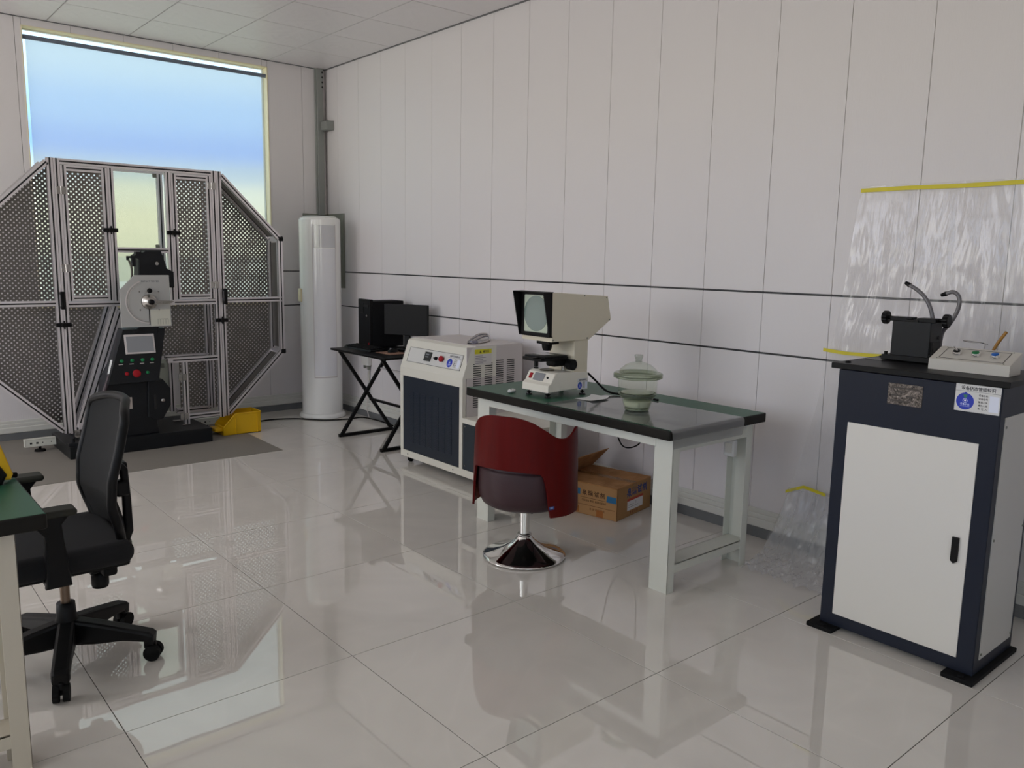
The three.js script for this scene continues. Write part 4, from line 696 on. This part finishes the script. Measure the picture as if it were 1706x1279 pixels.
// ---------------------------------------------------------------- broaching machine cabinet
{
  const t = thing('machine_cabinet', 'navy and beige machine cabinet with a black top, door and status card', 'machine cabinet', [-.59, 0, 6.12]);
  const X = (x) => x + .59, Z = (z) => z - 6.12, S = (a, b, c, d, e, f, r) => span(X(a), X(b), c, d, Z(e), Z(f), r);
  const x0 = -.78, x1 = -.395, z0 = 5.835, z1 = 6.440;
  obj('cabinet_body', S(x0, x1, .018, 1.095, z0, z1, .004), M.cabinet, t);
  obj('top_plate', S(x0 - .010, x1 + .03, 1.097, 1.12, z0 - .03, z1 + .022, .003), M.black, t);
  const dr = new THREE.Group(); dr.name = 'door'; t.add(dr);
  obj('door_leaf', S(x0 - .004, x0 + .004, .071, .886, 5.89, 6.380, .002), M.cabinetDoor, dr);
  obj('latch', [slab([[-.012, -.04], [0, -.05], [.012, -.04], [.012, .05], [-.012, .05]], .012, .002).rotateY(-PI / 2).translate(X(x0 - .002), .478, Z(6.339))], M.black, dr);
  obj('side_panel', S(x0 + .045, x1 - .03, .07, .985, z1 - .002, z1 + .003, .001), paint('#c9c6c1', .42), t); obj('side_panel', S(x0 + .045, x1 - .03, .07, .985, z0 - .003, z0 + .002, .001), paint('#c9c6c1', .42), t);
  each('panel_screw', [[-.725, .95], [-.725, .53], [-.725, .09], [-.435, .95], [-.435, .53], [-.435, .09]].map(([x, y]) => cyl(.005, .005, .003, 0, 0, 0, 12).rotateX(PI / 2).translate(X(x), y, Z(z1 + .003))), M.boxGrey, t);
  for (const z of [5.865, 6.41]) obj('foot_plate', [S(-.83, -.385, 0, .018, z - .062, z + .05, .003), cyl(.012, .012, .006, X(-.806), .018, Z(z), 12)], M.blackMatt, t);
  obj('name_plate', S(x0 - .0025, x0 + .001, .984, 1.066, 6.040, 6.170, .001), mat({ metalness: .85, roughness: .28, map: scaled(dataTex(128, 128, (u, v) => { const n = .36 + .22 * tileNoise(u, v, 14) + .18 * tileNoise(u, v, 34, 4); return [n * 1.05, n * .98, n * .93]; }, true), 8), bumpMap: scaled(brush, 9), bumpScale: .0005 }), t);
  each('plate_print', [[1.05, 6.055, 6.155], [1.035, 6.07, 6.105], [1.02, 6.055, 6.09], [1.02, 6.11, 6.15], [1.0, 6.055, 6.13]].map(([y, a, b]) => S(x0 - .0032, x0 - .002, y - .003, y + .003, a, b, 0)), paint('#3e3733', .5), t);
  const c = card('status_card', .15, .0985, .0015, print(statusLabel), t); c.rotation.y = -PI / 2; c.position.set(X(x0 - .001), 1.046, Z(6.360));
  obj('top_hatch', [S(-.56, -.46, 1.1195, 1.1225, 5.83, 5.90, .001)], paint('#5b5856', .5), t);
  each('top_bolt', [[-.42, 5.835], [-.74, 5.85]].map(([x, z]) => lathe([[0, 0], [.012, 0], [.010, .006], [0, .008]], 16).translate(X(x), 1.12, Z(z))), M.black, t);
}
{
  const t = thing('clamp_fixture', 'black broaching column with side clamping knobs standing on the machine cabinet', 'clamp', [-.45, 1.1235, 5.985]);
  const Z = (z) => z - 5.985, X = (x) => x + .45;
  obj('column', slab([[X(-.505), 0], [X(-.395), 0], [X(-.395), .162], [X(-.505), .162]], .155, .003).translate(0, 0, -.0775), M.castBlack, t);
  obj('foot_flange', box(.15, .022, .21, 0, .011, 0, .003), M.black, t); each('flange_bolt', [[-.065, -.09], [-.065, .09], [.06, -.09], [.06, .09]].map(([x, z]) => cyl(.008, .008, .012, x, .022, z, 6)), M.black, t);
  obj('jaw', box(.06, .018, .075, -.02, .170, -.055, .003), M.black, t); obj('jaw', box(.06, .018, .075, -.02, .170, .055, .003), M.black, t); obj('jaw_slide', [box(.09, .01, .05, -.01, .166, 0, .002), box(.05, .008, .02, -.03, .176, -.01, .002)], M.black, t);
  for (const s of [-1, 1]) { const k = new THREE.Group(); k.name = 'clamp_knob'; t.add(k); obj('screw', rod([-.02, .172, s * .09], [-.02, .172, s * .115], .008), M.black, k); const pts = []; for (let i = 0; i < 48; i++) { const a = i / 48 * 2 * PI, r = .0265 + .0012 * Math.cos(a * 16); pts.push([r * Math.cos(a), r * Math.sin(a)]); } obj('grip', slab(pts, .022, .003).translate(-.02, .172, s * .122 - .011), M.black, k); }
  obj('side_plate', box(.095, .06, .004, 0, .055, .0785, .001), M.black, t); each('plate_hole', [[-.02, .05], [.02, .05], [.025, .10], [-.03, .075]].map(([x, y]) => cyl(.007, .007, .003, 0, 0, 0, 14).rotateX(PI / 2).translate(x, y, .079)), M.aluDark, t);
}
for (const [pts, label] of [
  [[[-.360, 1.165, 6.02], [-.360, 1.20, 6.018], [-.360, 1.25, 6.015], [-.360, 1.297, 6.006], [-.360, 1.345, 5.990], [-.360, 1.385, 5.964], [-.360, 1.412, 5.932], [-.360, 1.43, 5.900]], 'grey flexible coolant hose behind the clamp column, arching to the left'],
  [[[-.360, 1.135, 6.05], [-.360, 1.17, 6.046], [-.360, 1.21, 6.046], [-.360, 1.245, 6.052], [-.360, 1.285, 6.079], [-.360, 1.335, 6.101], [-.360, 1.375, 6.105], [-.360, 1.400, 6.094], [-.360, 1.409, 6.074], [-.360, 1.401, 6.052]], 'grey flexible coolant hose at the right of the clamp column, curled over at its tip']]) {
  const t = thing('coolant_hose', label, 'hose', [0, 0, 0]); const a = pts.at(-1), b = pts.at(-2), d = V(...a).sub(V(...b)).normalize();
  const low = [pts[0][0], 1.1205, pts[0][2]]; obj('hose', tube([low, ...pts], .0085, 90, 12), mat({ color: hex('#6c686a'), roughness: .25, clearcoat: .6, bumpMap: scaled(brush, 40), bumpScale: .0003 }), t);
  const e = V(...a).addScaledVector(d, .022); obj('nozzle', rod(a, e.toArray(), .0105, 14, .007), M.black, t);
}
{
  const t = thing('control_box', 'beige sloping control box with three push buttons on the machine cabinet top', 'control box', [-.60, 1.1205, 6.268]);
  const Z = (z) => z - 6.268;
  obj('box_case', slab([[-.052, 0], [.06, 0], [.06, .082], [-.05, .040]], .285, .002).translate(0, 0, -.1425), paint('#cfc9bf', .42), t);
  const f = new THREE.Group(); f.name = 'button_panel'; f.position.set(.005, .0612, 0); f.rotation.z = Math.atan2(.042, .11); t.add(f);
  obj('panel_outline', [box(.0014, .0006, .225, -.044, .0008, 0, 0), box(.0014, .0006, .225, .044, .0008, 0, 0), box(.089, .0006, .0014, 0, .0008, .112, 0), box(.089, .0006, .0014, 0, .0008, -.112, 0)], M.aluDark, f);
  [[-.062, M.black], [.005, M.green2], [.072, M.blue]].forEach(([z, m], k) => {
    const b = new THREE.Group(); b.name = 'button'; b.position.set(-.002, 0, z); f.add(b);
    const gs = [lathe([[0, 0], [.0165, 0], [.017, .002], [.0155, .012], [.013, .013], [0, .013]], 32)]; obj(k ? 'chrome_collar' : 'switch_collar', gs, M.chrome, b).parent;
    obj(k ? 'button_cap' : 'switch_cap', lathe([[0, .012], [.0125, .012], [.0120, .016], [0, .017]], 28), m, b); if (!k) obj('toggle', rod([0, .014, 0], [-.004, .034, -.008], .0045), M.chrome, b);
  });
  each('panel_screw', [[-.05, -.117], [-.05, .117], [.05, -.117], [.05, .117]].map(([x, z]) => cyl(.0025, .0025, .0015, x, 0, z, 8)), M.boxGrey, f);
}
{ // brush and wire ring standing behind the control box
  const t = thing('wooden_brush', 'wooden brush handle sticking up behind the beige control box', 'brush', [-.44, 1.1205, 6.262], 0);
  obj('handle', tube([[0, .03, .0], [0, .085, .02], [.0, .115, .035], [0, .147, .054]], .0062, 24), mat({ color: hex('#a8772f'), roughness: .4 }), t); obj('ferrule', rod([0, .012, -.008], [0, .036, .003], .010), M.steel, t); obj('bristles', rod([0, 0, -.014], [0, .014, -.007], .012, 14, .009), M.blackMatt, t);
  const w = thing('wire_ring', 'thin bent steel wire by the brush behind the control box', 'wire', [-.47, 1.1205, 6.215]); obj('wire', tube([[0, 0, .03], [0, .05, .03], [.0, .098, .04], [-.02, .100, .0], [0, .103, -.04], [.03, .100, -.01], [0, .097, .05]], .0014, 60, 6), M.steel, w);
}
// ---------------------------------------------------------------- plastic sheeting and yellow tape on the wall
{
  const t = thing('plastic_sheeting', 'crumpled clear plastic sheeting taped to the wall behind the machine cabinet', 'plastic sheet', [0, 0, 0]);
  const edge = [[1.88, 5.474], [1.6, 5.452], [1.35, 5.43], [1.1, 5.385], [.75, 5.33], [.32, 5.225], [.10, 5.16], [0, 5.12]];
  const zl = (y) => { let k = 1; while (k < edge.length - 1 && y < edge[k][0]) k++; const a = edge[k - 1], b = edge[k], q = (a[0] - y) / (a[0] - b[0]); return a[1] + (b[1] - a[1]) * q; };
  const wrinkle = dataTex(512, 512, (u, v) => { let h = 0; for (const [f, g, k] of [[9, 2, .5], [22, 5, .3], [50, 14, .16]]) h += k * (1 - Math.abs(PN.noise(u * f + 2 * PN.noise(u * 3, v * 3, 1), v * g + 1.5 * PN.noise(u * 4, v * 2, 8), f)) * 2.2); h += .25 * PN.noise(u * 30, v * 26, 4); return .5 + .4 * h; });
  const film = mat({ color: hex('#fcfcfc'), roughness: .16, transmission: .93, thickness: 0, ior: 1.5, bumpMap: scaled(wrinkle, 1.2, .8), bumpScale: .010 });
  const crease = (u, y, a) => { const s = u * 2.4; return a * (.5 * PN.noise(s * 7, y * 1.3, 2) + .35 * PN.noise(s * 16 + y * 2, y * 2.6, 7) + .22 * PN.noise(s * 34, y * 7, 13) + .16 * Math.abs(PN.noise(s * 12 - y * 4, y * 9, 21))); };
  obj('wall_film', paramSurface((u, v) => { const y = 1.885 - v * 1.86, z0 = zl(y), z = z0 + u * (6.9 - z0), k = Math.min(1, v * 5); return [-.012 - .018 * k - crease(u, y, .020 * k) - (v > .8 ? (v - .8) * .25 : 0), y, z + .006 * PN.noise(u * 5, v * 9, 4)]; }, 150, 160), film, t);
  // the loose lower end that spreads over the floor
  obj('floor_film', paramSurface((u, v) => { const q = Math.min(1, v / .55), w = Math.max(0, (v - .55) / .45), z = 5.215 - .03 * q + u * (.43 + .02 * v) + .08 * w, y = Math.max(.004 + .05 * Math.abs(PN.noise(u * 9, v * 5, 3)) * (1 - w * .6), .33 * (1 - q ** .8)) + .012 * Math.abs(PN.noise(u * 22, v * 14, 8)); return [-.035 - .18 * q ** 1.4 - .30 * w + .03 * PN.noise(u * 8, v * 6, 5), y + .02 * Math.pow(w, 6) * Math.abs(Math.sin(u * 23)), z]; }, 90, 90), mat({ color: hex('#f6f6f8'), roughness: .15, transmission: .74, thickness: 0, ior: 1.6, bumpMap: scaled(wrinkle, .8, .7), bumpScale: .012 }), t);
}
for (const [pts, w, label] of [
  [[[5.474, 1.866], [5.70, 1.868], [5.95, 1.865], [6.20, 1.868], [6.6, 1.868], [6.9, 1.868]], .019, 'long strip of yellow tape along the top edge of the plastic sheeting'],
  [[[5.361, 1.086], [5.48, 1.078], [5.58, 1.080], [5.75, 1.086]], .017, 'strip of yellow tape on the wall just left of the machine cabinet top'],
  [[[5.203, .305], [5.25, .328], [5.303, .352], [5.34, .350], [5.43, .338]], .017, 'bent strip of yellow tape low on the wall beside the workbench']]) {
  const c = new THREE.CatmullRomCurve3(pts.map(([z, y]) => V(0, y, z)), false, 'catmullrom', .1), q = c.getPoints(40), x = pts[0][1] < .5 ? -.042 : pts[0][1] < 1.5 ? -.05 : -.016;
  tag(obj('yellow_tape', paramSurface((u, v) => { const p = q[Math.round(v * 40)]; return [x - .0015 * Math.sin(v * 9), p.y + (u - .5) * w, p.z]; }, 3, 40), M.tape), label, 'tape', 'yellow tape strips');
}
// ---------------------------------------------------------------- left desk and office chair
workbench('workbench', 'green topped workbench at the left edge, only its near corner in view', [-4.215, 0, 4.695], .48, 1.5, { leg: M.deskLeg, inset: .078, far: .35 });
{
  const t = thing('office_chair', 'black mesh office chair on castors drawn up to the left green workbench', 'office chair', [-3.3075, 0, 4.244]);
  // local axes as the room's: the sitter faces -x
  const a0 = 34.3 * PI / 180;
  for (let k = 0; k < 5; k++) {
    const g = new THREE.Group(); g.name = 'star_leg'; g.rotation.y = -(a0 + k * 72 * PI / 180); t.add(g);
    obj('arm', slab([[.0, .070], [.10, .072], [.20, .082], [.275, .076], [.282, .062], [.308, .062], [.312, .100], [.298, .112], [.22, .130], [.12, .152], [.03, .168], [.0, .168]], .058, .011).translate(0, 0, -.029), M.black, g);
    obj('castor_wheel', [cyl(.03, .03, .02, 0, -.01, 0, 28).rotateX(PI / 2).translate(.302, .030, .016), cyl(.03, .03, .02, 0, -.01, 0, 28).rotateX(PI / 2).translate(.302, .030, -.016), cyl(.008, .008, .045, 0, -.022, 0, 12).rotateX(PI / 2).translate(.302, .030, 0)], M.blackRubber, g);
    obj('castor_hood', [box(.045, .03, .018, .292, .056, 0, .006), cyl(.008, .008, .03, .292, .06, 0, 12)], M.black, g);
  }
  obj('hub', lathe([[0, .07], [.035, .07], [.042, .09], [.042, .16], [.034, .18], [.031, .232], [0, .232]], 32), M.black, t);
  obj('gas_lift', cyl(.0165, .0165, .16, 0, .228, 0, 28), mat({ color: hex('#7b6a5c'), metalness: .9, roughness: .3 }), t);
  obj('tilt_housing', [box(.20, .06, .14, .02, .385, 0, .012), box(.10, .05, .10, .0, .365, 0, .01)], M.black, t);
  obj('tension_knob', lathe([[0, 0], [.027, 0], [.030, .01], [.030, .045], [.02, .052], [.012, .07], [0, .07]], 24).translate(.105, .290, .07), M.black, t);
  // seat cushion
  obj('seat', new RoundedBoxGeometry(.47, .085, .50, 5, .04).translate(-.045, .455, 0), M.fabric, t);
  obj('seat_pan', box(.42, .03, .42, -.03, .412, 0, .012), M.black, t);
  // curved mesh back with rounded frame: f(height) gives the lean
  const lean = (y) => { const P = [[.43, .17], [.52, .150], [.62, .122], [.72, .128], [.83, .158], [.93, .180], [1.01, .200]]; let k = 1; while (k < P.length - 1 && y > P[k][0]) k++; const a = P[k - 1], b = P[k], q = (y - a[0]) / (b[0] - a[0]); return a[1] + (b[1] - a[1]) * q; };
  const halfW = (y) => y > .91 ? .225 * Math.sqrt(Math.max(.02, 1 - ((y - .91) / .075) ** 2 * .72)) : y < .56 ? .15 + (y - .43) / .13 * .07 : .22 + .005 * Math.sin((y - .56) * 8);
  const backPt = (s, y, off = 0) => [lean(y) + off - .055 * (1 - (s * s)) * 0 + .045 * (1 - s * s), y, s * halfW(y)];
  obj('mesh_back', [paramSurface((u, v) => backPt((u * 2 - 1) * .97, .43 + v * .535, -.012), 24, 40), paramSurface((u, v) => backPt((1 - u * 2) * .97, .43 + v * .535, .010), 24, 40)], M.mesh, t);
  const loop = []; for (let i = 0; i <= 20; i++) loop.push(backPt(1, .43 + .515 * i / 20)); for (let i = 1; i < 14; i++) loop.push(backPt(1 - 2 * i / 14, .975 - .03 * Math.abs(1 - 2 * i / 14) ** 6)); for (let i = 20; i >= 0; i--) loop.push(backPt(-1, .43 + .515 * i / 20)); for (let i = 1; i < 8; i++) loop.push(backPt(-1 + 2 * i / 8, .43));
  obj('back_frame', new THREE.TubeGeometry(new THREE.CatmullRomCurve3(loop.map((p) => V(...p)), true), 160, .0165, 10, true), M.black, t);
  // support yoke behind the back
  for (const s of [-1, 1]) {
    const z = s * .125;
    obj('yoke_arm', slab([[.06, .365], [.12, .37], [.178, .42], [.212, .50], [.210, .62], [.204, .735], [.192, .754], [.168, .764], [.164, .748], [.178, .733], [.182, .70], [.184, .62], [.184, .52], [.165, .46], [.12, .405], [.06, .39]], .036, .006).translate(0, 0, z - .018), M.black, t);
    obj('yoke_link', box(.05, .06, .05, .182, .665, z, .012), M.black, t);
  }
  obj('yoke_cross', [bar([.115, .385, -.19], [.115, .385, .19], .045, .05, .012), bar([.197, .742, -.125], [.197, .742, .125], .03, .022, .008)], M.black, t);
  // armrests
  for (const s of [-1, 1]) {
    const z = s * .262, g = new THREE.Group(); g.name = 'armrest'; t.add(g);
    obj('arm_pad', new RoundedBoxGeometry(.25, .024, .08, 4, .0115).translate(-.125, .655, z), mat({ color: hex('#26271f'), roughness: .7 }), g);
    obj('arm_post', slab([[-.105, .395], [-.025, .395], [-.03, .46], [-.042, .56], [-.045, .612], [-.02, .643], [-.17, .643], [-.13, .62], [-.10, .58], [-.098, .46]], .036, .008).translate(0, 0, z - .018), M.black, g);
    obj('arm_bracket', [box(.075, .02, .11, -.065, .405, z - s * .05, .006)], M.black, g);
  }
}
{ // yellow and black tool at the far corner of the left bench
  const t = thing('yellow_tool', 'yellow and black hand tool with a cord on the left green workbench', 'tool', [-3.535, .7805, 4.52]);
  obj('yellow_body', slab([[-.05, .02], [.045, .012], [.052, .03], [.02, .14], [.005, .15], [-.06, .15]], .04, .006).translate(0, 0, -.02), M.yellow, t);
  obj('black_grip', [slab([[-.06, 0], [.02, 0], [.036, .03], [.02, .06], [-.02, .10], [-.07, .10]], .05, .01).translate(0, 0, -.022)], M.black, t);
  obj('tool_cord', tube([[.0, .01, .02], [.02, .03, .0], [.03, .02, -.02], [.055, .012, -.045], [.07, .0095, -.05]], .009, 40), M.blackRubber, t);
}
scene.traverse((o) => { if (o.isLight && 'castShadow' in o && !o.isRectAreaLight) o.castShadow = true; });
renderer.render(scene, camera);
